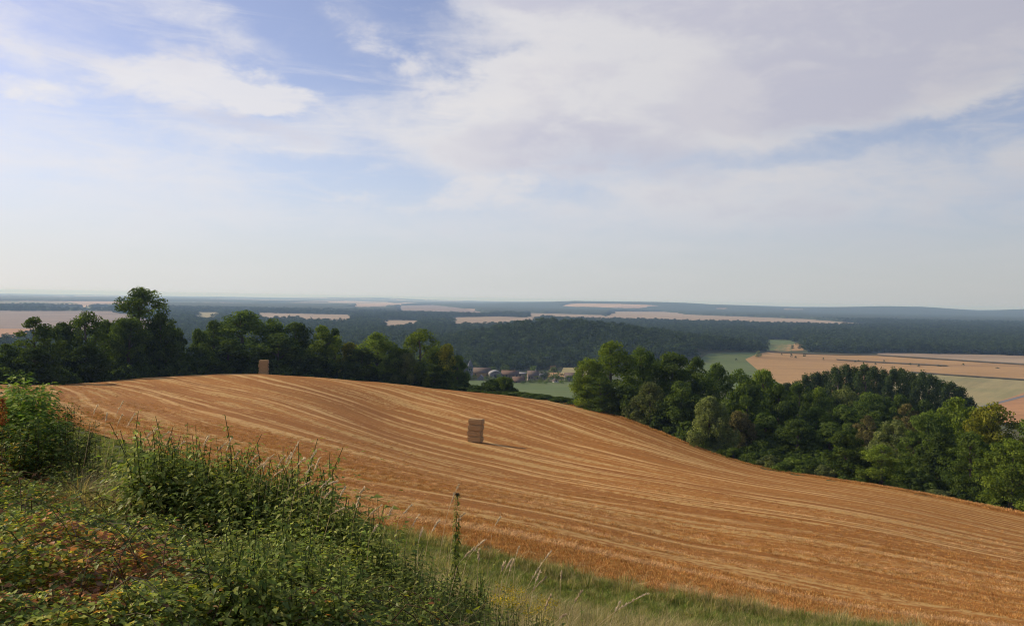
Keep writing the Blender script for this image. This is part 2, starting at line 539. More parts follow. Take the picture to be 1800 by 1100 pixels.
def stubble_col(t):
    p = geo(t)
    rw = attr(t, 'rows', 'Vector')
    s, q, _ = t.sep(rw)
    warp = t.math('MULTIPLY', t.math('SUBTRACT', t.noise(t.comb(t.math('MULTIPLY', s, 0.2), t.math('MULTIPLY', q, 0.05), 0.0), 1.0, 3), 0.5), 1.6)
    sw = t.math('ADD', s, warp)
    fineP = t.noise(p, 7.0, 5, 0.7)
    gran = t.noise(p, 1.6, 5, 0.68)
    broad = t.noise(t.comb(t.math('MULTIPLY', sw, 0.16), t.math('MULTIPLY', q, 0.014), 3.0), 1.0, 4, 0.55)
    mid = t.noise(t.comb(t.math('MULTIPLY', sw, 0.52), t.math('MULTIPLY', q, 0.022), 7.0), 1.0, 5, 0.62)
    thin = t.noise(t.comb(t.math('MULTIPLY', sw, 3.4), t.math('MULTIPLY', q, 0.10), 1.0), 1.0, 4, 0.6)
    col = t.mix(t.step(broad, 0.36, 0.64), (0.285, 0.111, 0.021), (0.370, 0.162, 0.037))
    rag = t.math('ADD', mid, t.math('MULTIPLY', t.math('SUBTRACT', gran, 0.5), 0.42))
    col = t.mix(t.step(rag, 0.50, 0.62), col, (0.483, 0.305, 0.112))
    col = t.mix(t.step(rag, 0.47, 0.36, 0.0, 0.7), col, (0.299, 0.152, 0.041))
    col = t.mix(t.step(thin, 0.52, 0.74, 0.0, 0.55), col, (0.483, 0.252, 0.075))
    col = t.mix(t.step(thin, 0.46, 0.28, 0.0, 0.5), col, (0.199, 0.070, 0.015))  # dark thin lines: shadows between the stubble rows, painted into the colour
    # wheel tracks with pressed pale straw, two lines to each pass
    ph = t.math('SUBTRACT', t.math('PINGPONG', t.math('ADD', sw, 0.0), 6.0), 0.0)
    tr = t.math('ABSOLUTE', t.math('SUBTRACT', ph, 1.35))
    brk = t.noise(t.comb(t.math('MULTIPLY', s, 0.1), t.math('MULTIPLY', q, 0.06), 5.0), 1.0, 4, 0.65)
    trk = t.math('MULTIPLY', t.step(t.math('ADD', tr, t.math('MULTIPLY', t.math('SUBTRACT', gran, 0.5), 0.9)), 0.62, 0.18), t.step(brk, 0.36, 0.58, 0.2, 0.85))
    col = t.mix(trk, col, (0.597, 0.379, 0.155))
    tr2 = t.math('ABSOLUTE', t.math('SUBTRACT', ph, 0.45))
    col = t.mix(t.math('MULTIPLY', t.step(tr2, 0.5, 0.1), 0.35), col, (0.213, 0.080, 0.016))
    # loose straw lying about
    straw = t.step(t.noise(t.comb(t.math('MULTIPLY', sw, 0.5), t.math('MULTIPLY', q, 0.08), 9.0), 1.0, 5, 0.7), 0.55, 0.72)
    col = t.mix(t.math('MULTIPLY', straw, t.step(gran, 0.42, 0.62)), col, (0.525, 0.297, 0.106))
    col = t.mix(t.step(gran, 0.50, 0.30, 0.0, 0.55), col, (0.185, 0.068, 0.015))
    col = t.mix(t.step(fineP, 0.48, 0.30, 0.0, 0.6), col, (0.142, 0.054, 0.013))
    col = t.mix(t.step(fineP, 0.55, 0.72, 0.0, 0.45), col, (0.511, 0.273, 0.089))
    hgt = t.math('ADD', t.math('MULTIPLY', fineP, 0.6), t.math('ADD', t.math('MULTIPLY', thin, 0.8), t.math('MULTIPLY', gran, 0.5)))
    return col, hgt, 0.9, 0.2


M_STUBBLE = surface('cut_wheat_stubble', stubble_col, 0.85, 0.1)
V, F, rows = field_mesh()
obj('stubble_field', mesh_np('stubble_field', V, F, M_STUBBLE, {'rows': rows}, True), kind='structure')

# ------------------------------------------------------------------ plain: fields, woods, ridge
def pix_ground(u, v, canopy=False):
    if canopy:
        d = ray(u, v)
        y = -61.0 / d[2]
        return np.array([d[0] * y, y])
    h = hit(u, v, 420.0, 40000.0)
    if h is None:
        d = ray(u, v)
        y = -68.0 / d[2]
        return np.array([d[0] * y, y])
    return h[:2]


def field_mat(name, base, other, rough_scale=0.012, ang=0.3, stripe=0.05):
    def build(t):
        p = geo(t)
        x, y, z = t.sep(p)
        c, s = math.cos(ang), math.sin(ang)
        a = t.math('ADD', t.math('MULTIPLY', x, c), t.math('MULTIPLY', y, s))
        b = t.math('SUBTRACT', t.math('MULTIPLY', y, c), t.math('MULTIPLY', x, s))
        n1 = t.noise(p, rough_scale, 5, 0.6)
        n2 = t.noise(t.comb(t.math('MULTIPLY', a, 0.004), t.math('MULTIPLY', b, stripe), 2.0), 1.0, 5, 0.65)
        n3 = t.noise(p, 0.25, 4, 0.6)
        col = t.mix(t.step(n1, 0.35, 0.68), base, other)
        col = t.mix(t.step(n2, 0.42, 0.70, 0.0, 0.55), col, tuple(min(1.0, q * 1.35) for q in base))
        col = t.mix(t.step(n2, 0.46, 0.26, 0.0, 0.5), col, tuple(q * 0.62 for q in other))
        col = t.mix(t.step(n3, 0.5, 0.3, 0.0, 0.35), col, tuple(q * 0.55 for q in base))
        return col, None, 0, 0
    return surface(name, build)


M_GOLD = field_mat('ripe_wheat_field', (0.36, 0.22, 0.09), (0.29, 0.175, 0.072), 0.012, 0.25, 0.04)
M_PALE = field_mat('pale_stubble_field', (0.31, 0.235, 0.155), (0.26, 0.19, 0.125), 0.006, 0.15, 0.02)
M_PINK = field_mat('pinkish_bare_field', (0.22, 0.165, 0.13), (0.185, 0.14, 0.115), 0.004, 0.05, 0.012)
M_GREEN = field_mat('green_crop_field', (0.085, 0.125, 0.038), (0.115, 0.14, 0.048), 0.02, 0.4, 0.08)
M_YGREEN = field_mat('dry_meadow', (0.28, 0.235, 0.11), (0.22, 0.205, 0.09), 0.015, 0.9, 0.06)
M_BROWN = field_mat('brown_stubble_field', (0.36, 0.19, 0.085), (0.28, 0.15, 0.07), 0.02, 0.5, 0.06)
M_ROAD = field_mat('asphalt_lane', (0.16, 0.16, 0.165), (0.13, 0.13, 0.135))
M_MARGIN = field_mat('grassy_field_margin', (0.10, 0.075, 0.035), (0.07, 0.065, 0.03))
c_ = True
PARCELS = [
    ('wheat_field', M_GOLD, 0.45, [(1310, 632), (1440, 705), (1800, 730), (1980, 730), (1980, 650), (1800, 641), (1540, 624), (1355, 618)]),
    ('wheat_field', M_PALE, 0.55, [(1540, 624.5), (1800, 640), (1980, 650), (1980, 629), (1800, 625), (1545, 620.5)]),
    ('meadow', M_YGREEN, 0.60, [(1590, 653.5), (1540, 705), (1700, 760), (1980, 760), (1980, 678), (1800, 668)]),
    ('stubble_parcel', M_BROWN, 0.90, [(1725, 716), (1700, 760), (1980, 760), (1980, 640), (1800, 692)]),
    ('country_lane', M_ROAD, 1.0, [(1700, 722), (1702, 725.5), (1980, 633), (1980, 630)]),
    ('wheat_field', M_GOLD, 0.30, [(1354, 617), (1412, 616.5), (1414, 603.5), (1356, 605)]),
    ('crop_field', M_GREEN, 0.15, [(1195, 650), (1300, 700), (1445, 705), (1352, 620), (1245, 622)]),
    ('crop_field', M_GREEN, 0.30, [(1328, 603, c_), (1392, 603, c_), (1398, 597), (1335, 597)]),
    ('field_margin', M_MARGIN, 1.1, [(1352, 618.2), (1352, 619.6), (1542, 625.6), (1542, 624)]),
    ('field_margin', M_MARGIN, 1.15, [(1540, 624), (1540, 625.6), (1800, 642.2), (1800, 640.4)]),
    ('field_margin', M_MARGIN, 1.1, [(1470, 632.2), (1470, 633.6), (1665, 644.6), (1665, 643)]),
    ('field_margin', M_MARGIN, 1.3, [(1600, 654.5), (1600, 656.2), (1900, 676.4), (1900, 674.4)]),
    ('pale_field', M_PALE, 0.30, [(1060, 557, c_), (1205, 561, c_), (1205, 552), (1170, 548), (1075, 547.5)]),
    ('pale_field', M_PALE, 0.35, [(1195, 561, c_), (1500, 568, c_), (1565, 566, c_), (1420, 561), (1300, 557), (1200, 552.5)]),
    ('pale_field', M_PALE, 0.30, [(925, 553, c_), (1065, 558, c_), (1065, 554), (930, 550)]),
    ('pale_field', M_PALE, 0.30, [(785, 566, c_), (850, 566.5, c_), (945, 561, c_), (945, 559), (880, 556.5), (790, 558)]),
    ('pink_field', M_PINK, 0.30, [(700, 545, c_), (860, 549, c_), (885, 549, c_), (800, 540), (760, 536), (700, 537)]),
    ('pale_field', M_PALE, 0.30, [(668, 569, c_), (737, 568.5, c_), (737, 563.5), (672, 563)]),
    ('pale_field', M_PALE, 0.30, [(450, 555, c_), (623, 560.5, c_), (620, 553.5), (450, 549.5)]),
    ('pale_field', M_YGREEN, 0.30, [(338, 557, c_), (384, 557, c_), (384, 549), (340, 549)]),
    ('pink_field', M_PINK, 0.30, [(-400, 572, c_), (195, 582, c_), (330, 566, c_), (200, 547), (-400, 545)]),
    ('pale_field', M_PALE, 0.30, [(-400, 541), (120, 538), (120, 532.5), (-400, 533)]),
    ('crop_field', M_GREEN, 0.40, [(30, 545), (195, 546), (195, 539.5), (60, 541)]),
    ('stubble_parcel', M_BROWN, 0.40, [(-400, 590, c_), (45, 588, c_), (70, 578), (-400, 577)]),
    ('pale_field', M_PALE, 0.40, [(1252, 545), (1276, 545.5), (1282, 541), (1256, 541.5)]),
    ('pale_field', M_PALE, 0.40, [(1373, 546), (1414, 546), (1416, 543), (1376, 542.5)]),
    ('pale_field', M_PALE, 0.40, [(1620, 560), (1650, 560), (1652, 557), (1624, 557)]),
    ('crop_field', M_GREEN, 1.3, [(740, 694), (700, 720), (1090, 735), (1090, 676), (830, 671)]),
    ('wheat_field', M_GOLD, 1.2, [(962, 664.5), (1030, 666), (1030, 659), (963, 656.5)]),
    ('meadow', M_YGREEN, 1.25, [(985, 659), (1050, 662), (1050, 648), (990, 648)]),
    ('wheat_field', M_GOLD, 1.2, [(966, 653), (977, 653), (977, 644), (967, 644)]),
]


def pip(poly, x, y, grow=0.0):
    c = poly.mean(0)
    if grow:
        d = poly - c
        poly = c + d * (1 + grow / np.maximum(np.linalg.norm(d, axis=1, keepdims=True), 1.0))
    ins = np.zeros(len(x), bool)
    n = len(poly)
    for i in range(n):
        a, b = poly[i], poly[(i + 1) % n]
        cond = (a[1] > y) != (b[1] > y)
        with np.errstate(divide='ignore', invalid='ignore'):
            xi = (b[0] - a[0]) * (y - a[1]) / (b[1] - a[1]) + a[0]
        ins ^= cond & (x < xi)
    return ins


import bmesh


def parcel_mesh(name, poly, lift, mat):
    c = poly.mean(0)
    lo, hi = poly.min(0), poly.max(0)
    n = 22
    bm = bmesh.new()
    xs = np.linspace(lo[0] - 1, hi[0] + 1, n); ys = np.linspace(lo[1] - 1, hi[1] + 1, n)
    vs = [[bm.verts.new((x, y, 0)) for x in xs] for y in ys]
    for i in range(n - 1):
        for j in range(n - 1):
            bm.faces.new((vs[i][j], vs[i][j + 1], vs[i + 1][j + 1], vs[i + 1][j]))
    area = 0.5 * sum(poly[i][0] * poly[(i + 1) % len(poly)][1] - poly[(i + 1) % len(poly)][0] * poly[i][1] for i in range(len(poly)))
    sgn = 1.0 if area > 0 else -1.0
    for i in range(len(poly)):
        a, b = poly[i], poly[(i + 1) % len(poly)]
        e = b - a
        nrm = np.array([e[1], -e[0]]) * sgn
        bmesh.ops.bisect_plane(bm, geom=bm.verts[:] + bm.edges[:] + bm.faces[:], plane_co=(a[0], a[1], 0), plane_no=(nrm[0], nrm[1], 0), clear_outer=True)
    co = np.array([v.co for v in bm.verts])
    z = gz(co[:, 0], co[:, 1]) + lift
    for v, zz in zip(bm.verts, z):
        v.co.z = zz
    me = bpy.data.meshes.new(name)
    bm.to_mesh(me); bm.free()
    me.materials.append(mat)
    return me


OPEN = []


def hull(pts):
    pts = sorted(map(tuple, pts))
    def half(ps):
        h = []
        for q in ps:
            while len(h) > 1 and (h[-1][0] - h[-2][0]) * (q[1] - h[-2][1]) - (h[-1][1] - h[-2][1]) * (q[0] - h[-2][0]) <= 0:
                h.pop()
            h.append(q)
        return h[:-1]
    return np.array(half(pts) + half(pts[::-1]))


for (nm, mt, lift, pts) in PARCELS:
    poly = np.array([pix_ground(p[0], p[1], len(p) > 2) for p in pts])
    poly = hull(poly)
    if nm != 'field_margin':
        OPEN.append(poly)
    obj(nm, parcel_mesh(nm, poly, lift, mt), kind='structure')


def is_open(x, y, grow=6.0):
    m = np.zeros(len(x), bool)
    k = np.clip((y - 500) / 1500, 0, 1) * 22
    x, y = x + k * vnoise(x, y, 70.0, 61), y + 2 * k * vnoise(x, y, 110.0, 62)
    for p in OPEN:
        m |= pip(p, x, y, grow)
    return m


def wood_mask(x, y):
    """where closed woodland covers the valley and the plain"""
    u = 900 + x / y * FPX
    front = np.interp(u, [-400, 0, 300, 700, 790, 830, 900, 960, 1040, 1060, 1205, 1235, 1352, 1356, 1408, 1420, 1800, 2300],
                      [420, 420, 430, 500, 640, 760, 800, 830, 860, 860, 940, 980, 1010, 1480, 1480, 1250, 1235, 1200])
    front = front * (1 + 0.012 * vnoise(x, y, 60.0, 8))
    m = (y > front) & ~is_open(x, y)
    # scattered clearings further off
    far = y > 3800
    pat = vnoise(x * 0.55, y * 0.35, 700.0, 21)
    left = np.clip((1000 - u) / 500, 0, 1)
    m &= ~(far & (pat > 0.60 - 0.55 * left))
    return m


# leaves: diffuse plus light passing through, tint per leaf, some difference from plant to plant
def leaf_mat(name, dark, light, warm, warm_amt=0.12, trans=0.42, gloss=0.0, rough=0.5, patch=0.35):
    m, t = material(name)
    tint = attr(t, 'tint')
    rnd = t.n('ShaderNodeObjectInfo').outputs['Random']
    big = t.noise(geo(t), patch, 3, 0.6)
    col = t.mix(tint, dark, light)
    col = t.mix(t.step(big, 0.62, 0.80, 0.0, warm_amt * 3.0), col, warm)
    bright = t.math('ADD', 0.78, t.math('ADD', t.math('MULTIPLY', rnd, 0.44), t.math('MULTIPLY', t.math('SUBTRACT', big, 0.5), 0.5)))
    col = t.mix(1.0, col, t.comb(bright, bright, bright), 'MULTIPLY')
    d = t.n('ShaderNodeBsdfDiffuse'); t.put(d.inputs[0], col)
    tr = t.n('ShaderNodeBsdfTranslucent')
    t.put(tr.inputs[0], t.mix(1.0, col, (1.25, 1.35, 0.55), 'MULTIPLY'))
    mx = t.n('ShaderNodeMixShader'); mx.inputs[0].default_value = trans
    t.t.links.new(d.outputs[0], mx.inputs[1]); t.t.links.new(tr.outputs[0], mx.inputs[2])
    last = mx
    if gloss > 0:
        g = t.n('ShaderNodeBsdfGlossy'); g.inputs['Roughness'].default_value = rough
        mg = t.n('ShaderNodeMixShader'); mg.inputs[0].default_value = gloss
        t.t.links.new(mx.outputs[0], mg.inputs[1]); t.t.links.new(g.outputs[0], mg.inputs[2])
        last = mg
    out = t.n('ShaderNodeOutputMaterial')
    t.t.links.new(last.outputs[0], out.inputs[0])
    return m


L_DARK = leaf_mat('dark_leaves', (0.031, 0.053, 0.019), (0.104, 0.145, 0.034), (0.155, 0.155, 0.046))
L_MID = leaf_mat('green_leaves', (0.043, 0.074, 0.022), (0.148, 0.203, 0.042), (0.232, 0.232, 0.046))
L_BRIGHT = leaf_mat('fresh_green_leaves', (0.062, 0.102, 0.023), (0.228, 0.292, 0.046), (0.341, 0.310, 0.046), 0.16)
L_YELLOW = leaf_mat('yellowing_leaves', (0.085, 0.112, 0.022), (0.378, 0.353, 0.050), (0.512, 0.388, 0.046), 0.30)
L_GREY = leaf_mat('grey_green_leaves', (0.070, 0.096, 0.043), (0.228, 0.257, 0.090), (0.232, 0.232, 0.093))
L_BLUE = leaf_mat('poplar_leaves', (0.027, 0.049, 0.023), (0.090, 0.123, 0.046), (0.095, 0.121, 0.041), 0.08, 0.30)
L_FOREST = leaf_mat('woodland_leaves', (0.020, 0.034, 0.015), (0.075, 0.108, 0.036), (0.13, 0.135, 0.05), 0.20, 0.30, patch=0.012)
L_DRY = leaf_mat('dry_brown_leaves', (0.078, 0.078, 0.037), (0.238, 0.203, 0.078), (0.232, 0.186, 0.078), 0.2, 0.25)


def bark_col(t):
    n = t.noise(t.vmath('MULTIPLY', geo(t), (3.0, 3.0, 0.6)), 3.0, 5)
    return t.mix(n, (0.05, 0.04, 0.03), (0.15, 0.125, 0.10)), n, 0.5, 0.03


M_BARK = surface('bark', bark_col)


def unit(v):
    return v / np.maximum(np.linalg.norm(v, axis=-1, keepdims=True), 1e-9)


def leaf_cards(pos, nrm, size, g, aspect=0.62, fold=0.0):
    """rhombic leaves: pos (n,3), nrm (n,3), size (n,) -> verts, quad faces"""
    n = len(pos)
    nrm = unit(nrm)
    a = unit(np.cross(nrm, unit(g.normal(size=(n, 3)))))
    b = np.cross(nrm, a)
    s = size[:, None]
    v = np.stack([pos - a * s * 0.5, pos - b * s * 0.5 * aspect + nrm * s * fold, pos + a * s * 0.5, pos + b * s * 0.5 * aspect + nrm * s * fold], 1).reshape(-1, 3)
    f = np.arange(4 * n).reshape(-1, 4)
    return v, f


def tube(path, rad, sides=6):
    path = np.asarray(path, float); rad = np.asarray(rad, float)
    k = len(path)
    tang = unit(np.gradient(path, axis=0))
    ref = np.where(np.abs(tang[:, 2:3]) > 0.9, [[1.0, 0, 0]], [[0, 0, 1.0]])
    a = unit(np.cross(tang, ref)); b = np.cross(tang, a)
    th = np.linspace(0, 2 * np.pi, sides, endpoint=False)
    v = path[:, None] + rad[:, None, None] * (a[:, None] * np.cos(th)[None, :, None] + b[:, None] * np.sin(th)[None, :, None])
    v = v.reshape(-1, 3)
    i = np.arange(k - 1)[:, None] * sides + np.arange(sides)[None]
    j = np.arange(k - 1)[:, None] * sides + ((np.arange(sides) + 1) % sides)[None]
    f = np.stack([i, j, j + sides, i + sides], 2).reshape(-1, 4)
    return v, f


def join(parts):
    vs, fs, o = [], [], 0
    for v, f in parts:
        vs.append(v); fs.append(np.asarray(f) + o); o += len(v)
    return np.vstack(vs), np.vstack(fs)


ENV = {
    'broad': lambda f: np.sin(np.pi * np.clip(f, 0, 1) ** 0.75) ** 0.55,
    'dense': lambda f: np.clip(1.02 - f ** 2.2, 0, 1) ** 0.6 * (0.80 + 0.2 * np.minimum(1, f * 4)),
    'upright': lambda f: np.sin(np.pi * np.clip(0.12 + 0.88 * f, 0, 1) ** 0.8) ** 0.8,
    'top': lambda f: np.sin(np.pi * np.clip(0.1 + 0.9 * f ** 1.6, 0, 1)) ** 0.5,
    'cone': lambda f: np.clip(1.03 - f, 0, 1) ** 0.75,
    'vase': lambda f: np.sin(np.pi * np.clip(0.08 + 0.9 * f ** 1.25, 0, 1)) ** 0.6,
}


def tree_meshes(seed, h, w, base, env, clumps, leaves, leaf, flat=0.75, spread=(0.11, 0.20), name='tree', limbs=10):
    g = np.random.default_rng(seed)
    lobe = g.uniform(0, 6.28, 5); la = g.uniform(0.05, 0.22, 5)
    f = g.uniform(0.02, 1.0, clumps) ** 0.85
    th = g.uniform(0, 2 * np.pi, clumps)
    mod = 1 + sum(la[k] * np.sin((k + 1) * th + lobe[k] + 3.0 * f * (k % 2)) for k in range(5)) * 0.6
    Rf = ENV[env](f) * w / 2 * mod
    rad = Rf * np.sqrt(g.uniform(0.12, 0.92, clumps))
    z0 = base * h
    cc = np.stack([rad * np.cos(th), rad * np.sin(th), z0 + f * (h - z0) * 0.96], 1)
    rc = g.uniform(*spread, clumps) * w * (1.1 - 0.4 * f)
    cc[:, 2] = np.minimum(cc[:, 2], h - rc * flat * 0.7)
    per = np.maximum(20, (leaves * rc ** 2 / (rc ** 2).sum()).astype(int))
    idx = np.repeat(np.arange(clumps), per)
    d = unit(g.normal(size=(len(idx), 3)))
    rr = rc[idx] * g.uniform(0.45, 1.12, len(idx)) ** 0.7
    pos = cc[idx] + d * rr[:, None] * np.array([1, 1, flat])
    pos[:, 2] = np.maximum(pos[:, 2], 0.1)
    nrm = d + g.normal(size=d.shape) * 0.55 + np.array([0, 0, 0.35])
    size = leaf * g.uniform(0.6, 1.35, len(idx))
    v, q = leaf_cards(pos, nrm, size, g)
    ctint = g.uniform(0.15, 0.85, clumps)
    tint = np.repeat(np.clip(ctint[idx] + g.normal(0, 0.22, len(idx)), 0, 1), 4)
    crown = mesh_np(name + '_crown', v, q, L_MID, {'tint': tint})
    parts = []
    lean = g.normal(0, 0.03, 2) * h
    zs = np.linspace(-0.4, h * 0.82, 9)
    t_ = np.clip(zs / h, 0, 1)
    path = np.stack([lean[0] * t_ ** 1.5 + 0.015 * h * np.sin(5 * t_ + seed), lean[1] * t_ ** 1.5, zs], 1)
    r0 = 0.018 * h + 0.05
    parts.append(tube(path, r0 * (1.25 - t_) ** 1.2 + 0.02, 7))
    for k in g.choice(clumps, min(limbs, clumps), replace=False):
        e = cc[k]
        zst = max(0.12 * h, e[2] - np.hypot(e[0], e[1]) * g.uniform(0.5, 1.1))
        zst = min(zst, h * 0.75)
        st = np.array([np.interp(zst, zs, path[:, 0]), np.interp(zst, zs, path[:, 1]), zst])
        tt = np.linspace(0, 1, 5)[:, None]
        mid = (st + e) / 2 + np.array([0, 0, -0.06 * h * g.uniform(0, 1)])
        pth = st * (1 - tt) ** 2 + 2 * mid * tt * (1 - tt) + e * tt ** 2
        parts.append(tube(pth, np.linspace(r0 * 0.42, 0.02, 5), 5))
    v, q = join(parts)
    return crown, mesh_np(name + '_trunk', v, q, M_BARK, smooth=True), h, w


def far_crown(seed, h=14.0, w=11.0, n=330, leaf=1.5, env='broad', base=0.12, name='woodland'):
    return tree_meshes(seed, h, w, base, env, 16, n, leaf, 0.8, (0.16, 0.28), name, 3)


def scatter(name, pts, rot, scl, pick, protos, label=None, kind='stuff'):
    """one object of uncountable plants: copies placed on points by geometry nodes"""
    me = bpy.data.meshes.new(name)
    pts = np.asarray(pts, np.float32)
    me.vertices.add(len(pts)); me.vertices.foreach_set('co', pts.ravel())
    me.attributes.new('rot', 'FLOAT_VECTOR', 'POINT').data.foreach_set('vector', np.asarray(rot, np.float32).ravel())
    me.attributes.new('scl', 'FLOAT_VECTOR', 'POINT').data.foreach_set('vector', np.asarray(scl, np.float32).ravel())
    me.attributes.new('pick', 'INT', 'POINT').data.foreach_set('value', np.asarray(pick, np.int32))
    o = obj(name, me, kind=kind, label=label)
    coll = bpy.data.collections.new(name + '_sources')
    for k, pm in enumerate(protos):
        coll.objects.link(bpy.data.objects.new('%s_source_%02d' % (name, k), pm))
    ng = bpy.data.node_groups.new(name + '_scatter', 'GeometryNodeTree')
    ng.interface.new_socket('Geometry', in_out='INPUT', socket_type='NodeSocketGeometry')
    ng.interface.new_socket('Geometry', in_out='OUTPUT', socket_type='NodeSocketGeometry')
    N = ng.nodes.new
    gi, go = N('NodeGroupInput'), N('NodeGroupOutput')
    m2p = N('GeometryNodeMeshToPoints')
    iop = N('GeometryNodeInstanceOnPoints')
    ci = N('GeometryNodeCollectionInfo')
    ci.inputs['Collection'].default_value = coll
    ci.inputs['Separate Children'].default_value = True
    ci.inputs['Reset Children'].default_value = True

    def named(nm, typ):
        a = N('GeometryNodeInputNamedAttribute'); a.data_type = typ
        a.inputs['Name'].default_value = nm
        return a.outputs['Attribute']
    L = ng.links.new
    L(gi.outputs[0], m2p.inputs['Mesh']); L(m2p.outputs[0], iop.inputs['Points'])
    L(ci.outputs[0], iop.inputs['Instance'])
    iop.inputs['Pick Instance'].default_value = True
    L(named('pick', 'INT'), iop.inputs['Instance Index'])
    L(named('rot', 'FLOAT_VECTOR'), iop.inputs['Rotation'])
    L(named('scl', 'FLOAT_VECTOR'), iop.inputs['Scale'])
    L(iop.outputs[0], go.inputs[0])
    md = o.modifiers.new('scatter', 'NODES')
    md.node_group = ng
    return o


def woodland():
    protos = []
    for k in range(7):
        cr, tr, h, w = far_crown(100 + k, env=['broad', 'dense', 'broad', 'vase', 'dense', 'broad', 'cone'][k])
        cr.materials.clear(); cr.materials.append(L_FOREST)
        protos.append(cr)
    P = []
    y = 425.0
    while y < 3900:
        st = 6.8 + 0.0036 * y
        xs = np.arange(ux(-120, y), ux(1920, y), st)
        P.append(np.stack([xs + rng.uniform(-0.45, 0.45, len(xs)) * st, y + rng.uniform(-0.45, 0.45, len(xs)) * st, np.full(len(xs), st)], 1))
        y += st
    P = np.vstack(P)
    P = P[wood_mask(P[:, 0], P[:, 1])]
    n = len(P)
    s = P[:, 2] / 7.8 * rng.uniform(0.62, 1.45, n)
    s = np.minimum(s, 1.9)
    hs = rng.uniform(0.65, 1.30, n) * (1 + 0.12 * vnoise(P[:, 0], P[:, 1], 90.0, 6))
    z = gz(P[:, 0], P[:, 1]) - 0.4
    rot = np.zeros((n, 3)); rot[:, 2] = rng.uniform(0, 6.28, n)
    pick = rng.choice(7, n, p=[0.2, 0.16, 0.2, 0.14, 0.14, 0.14, 0.02])
    scatter('woodland', np.stack([P[:, 0], P[:, 1], z], 1), rot, np.stack([s, s, hs], 1), pick, protos,
            'dark green woodland covering the hill behind the village and the plain beyond')
    print('woodland trees', n)


woodland()


def far_forest():
    us = np.arange(-420, 2240, 2.6)
    ys = [3500.0]
    while ys[-1] < 24000:
        ys.append(ys[-1] * 1.0065)
    ys = np.array(ys)
    U, Y = np.meshgrid(us, ys)
    X = (U - 900) / FPX * Y
    x, y = X.ravel(), Y.ravel()
    m = wood_mask(x, y).reshape(X.shape)
    gzv = gz(x, y)
    hgt = np.where(m.ravel(), 12.0 + 2.2 * vnoise(x, y, 60.0, 31) + rng.uniform(-1.2, 1.2, len(x)), -2.0)
    V = np.stack([x, y, gzv + hgt], 1)
    n = len(us)
    cell = m[:-1, :-1] | m[1:, :-1] | m[:-1, 1:] | m[1:, 1:]
    i = (np.arange(len(ys) - 1)[:, None] * n + np.arange(n - 1)[None])[cell]
    F = np.stack([i, i + 1, i + 1 + n, i + n], 1)
    used = np.unique(F); remap = np.zeros(len(V), int); remap[used] = np.arange(len(used))

    def fc(t):
        p = geo(t)
        a = t.noise(p, 0.004, 4); b = t.noise(p, 0.06, 4, 0.7)
        col = t.mix(a, (0.022, 0.036, 0.018), (0.045, 0.062, 0.026))
        return t.mix(t.step(b, 0.5, 0.32, 0.0, 0.7), col, (0.012, 0.018, 0.012)), b, 0.8, 4.0
    obj('forest', mesh_np('forest', V[used], remap[F], surface('distant_forest', fc)), kind='stuff', label='hazy blue-green forest far out on the plain and ridge')


far_forest()

# ------------------------------------------------------------------ trees and shrubs that can be told apart
PROTO = {
    'broad': [tree_meshes(11 + k, 14, 10, 0.10, 'broad', 62, 11500, 0.42, name='broad_tree') for k in range(4)],
    'dense': [tree_meshes(31 + k, 9, 8, 0.01, 'dense', 60, 10500, 0.40, name='dense_tree') for k in range(3)],
    'airy': [tree_meshes(51 + k, 14, 9, 0.10, 'broad', 62, 7600, 0.42, 0.75, (0.10, 0.17), name='open_tree', limbs=26) for k in range(2)],
    'tall': [tree_meshes(58, 20, 13, 0.10, 'dense', 110, 17500, 0.42, 0.8, (0.09, 0.15), name='tall_tree', limbs=30)],
    'layered': [tree_meshes(61 + k, 14, 11, 0.0, 'broad', 110, 14500, 0.38, 0.6, (0.09, 0.17), name='robinia_tree', limbs=16) for k in range(4)],
    'upright': [tree_meshes(71 + k, 20, 7.0, 0.02, 'dense', 80, 11000, 0.42, 1.5, (0.13, 0.22), name='poplar_tree') for k in range(3)],
    'cone': [tree_meshes(81, 12, 6, 0.02, 'cone', 56, 8500, 0.38, 0.8, (0.12, 0.2), name='pointed_tree')],
    'willow': [tree_meshes(91 + k, 9, 8, 0.02, 'dense', 75, 12500, 0.34, 1.25, (0.09, 0.15), name='willow_tree') for k in range(2)],
    'shrub': [tree_meshes(121 + k, 2.4, 3.4, 0.0, 'dense', 34, 5200, 0.26, 0.8, (0.14, 0.24), name='shrub', limbs=8) for k in range(3)],
    'far': [far_crown(141 + k, env=e, n=900, leaf=0.95, base=0.04, name='valley_tree') for k, e in enumerate(['broad', 'dense', 'broad', 'dense'])],
}
NAMES = {'broad': 'broadleaf_tree', 'dense': 'broadleaf_tree', 'airy': 'broadleaf_tree', 'tall': 'broadleaf_tree', 'layered': 'robinia_tree', 'upright': 'poplar_tree', 'cone': 'broadleaf_tree', 'willow': 'willow_tree', 'shrub': 'shrub', 'far': 'valley_tree'}
_count = {}


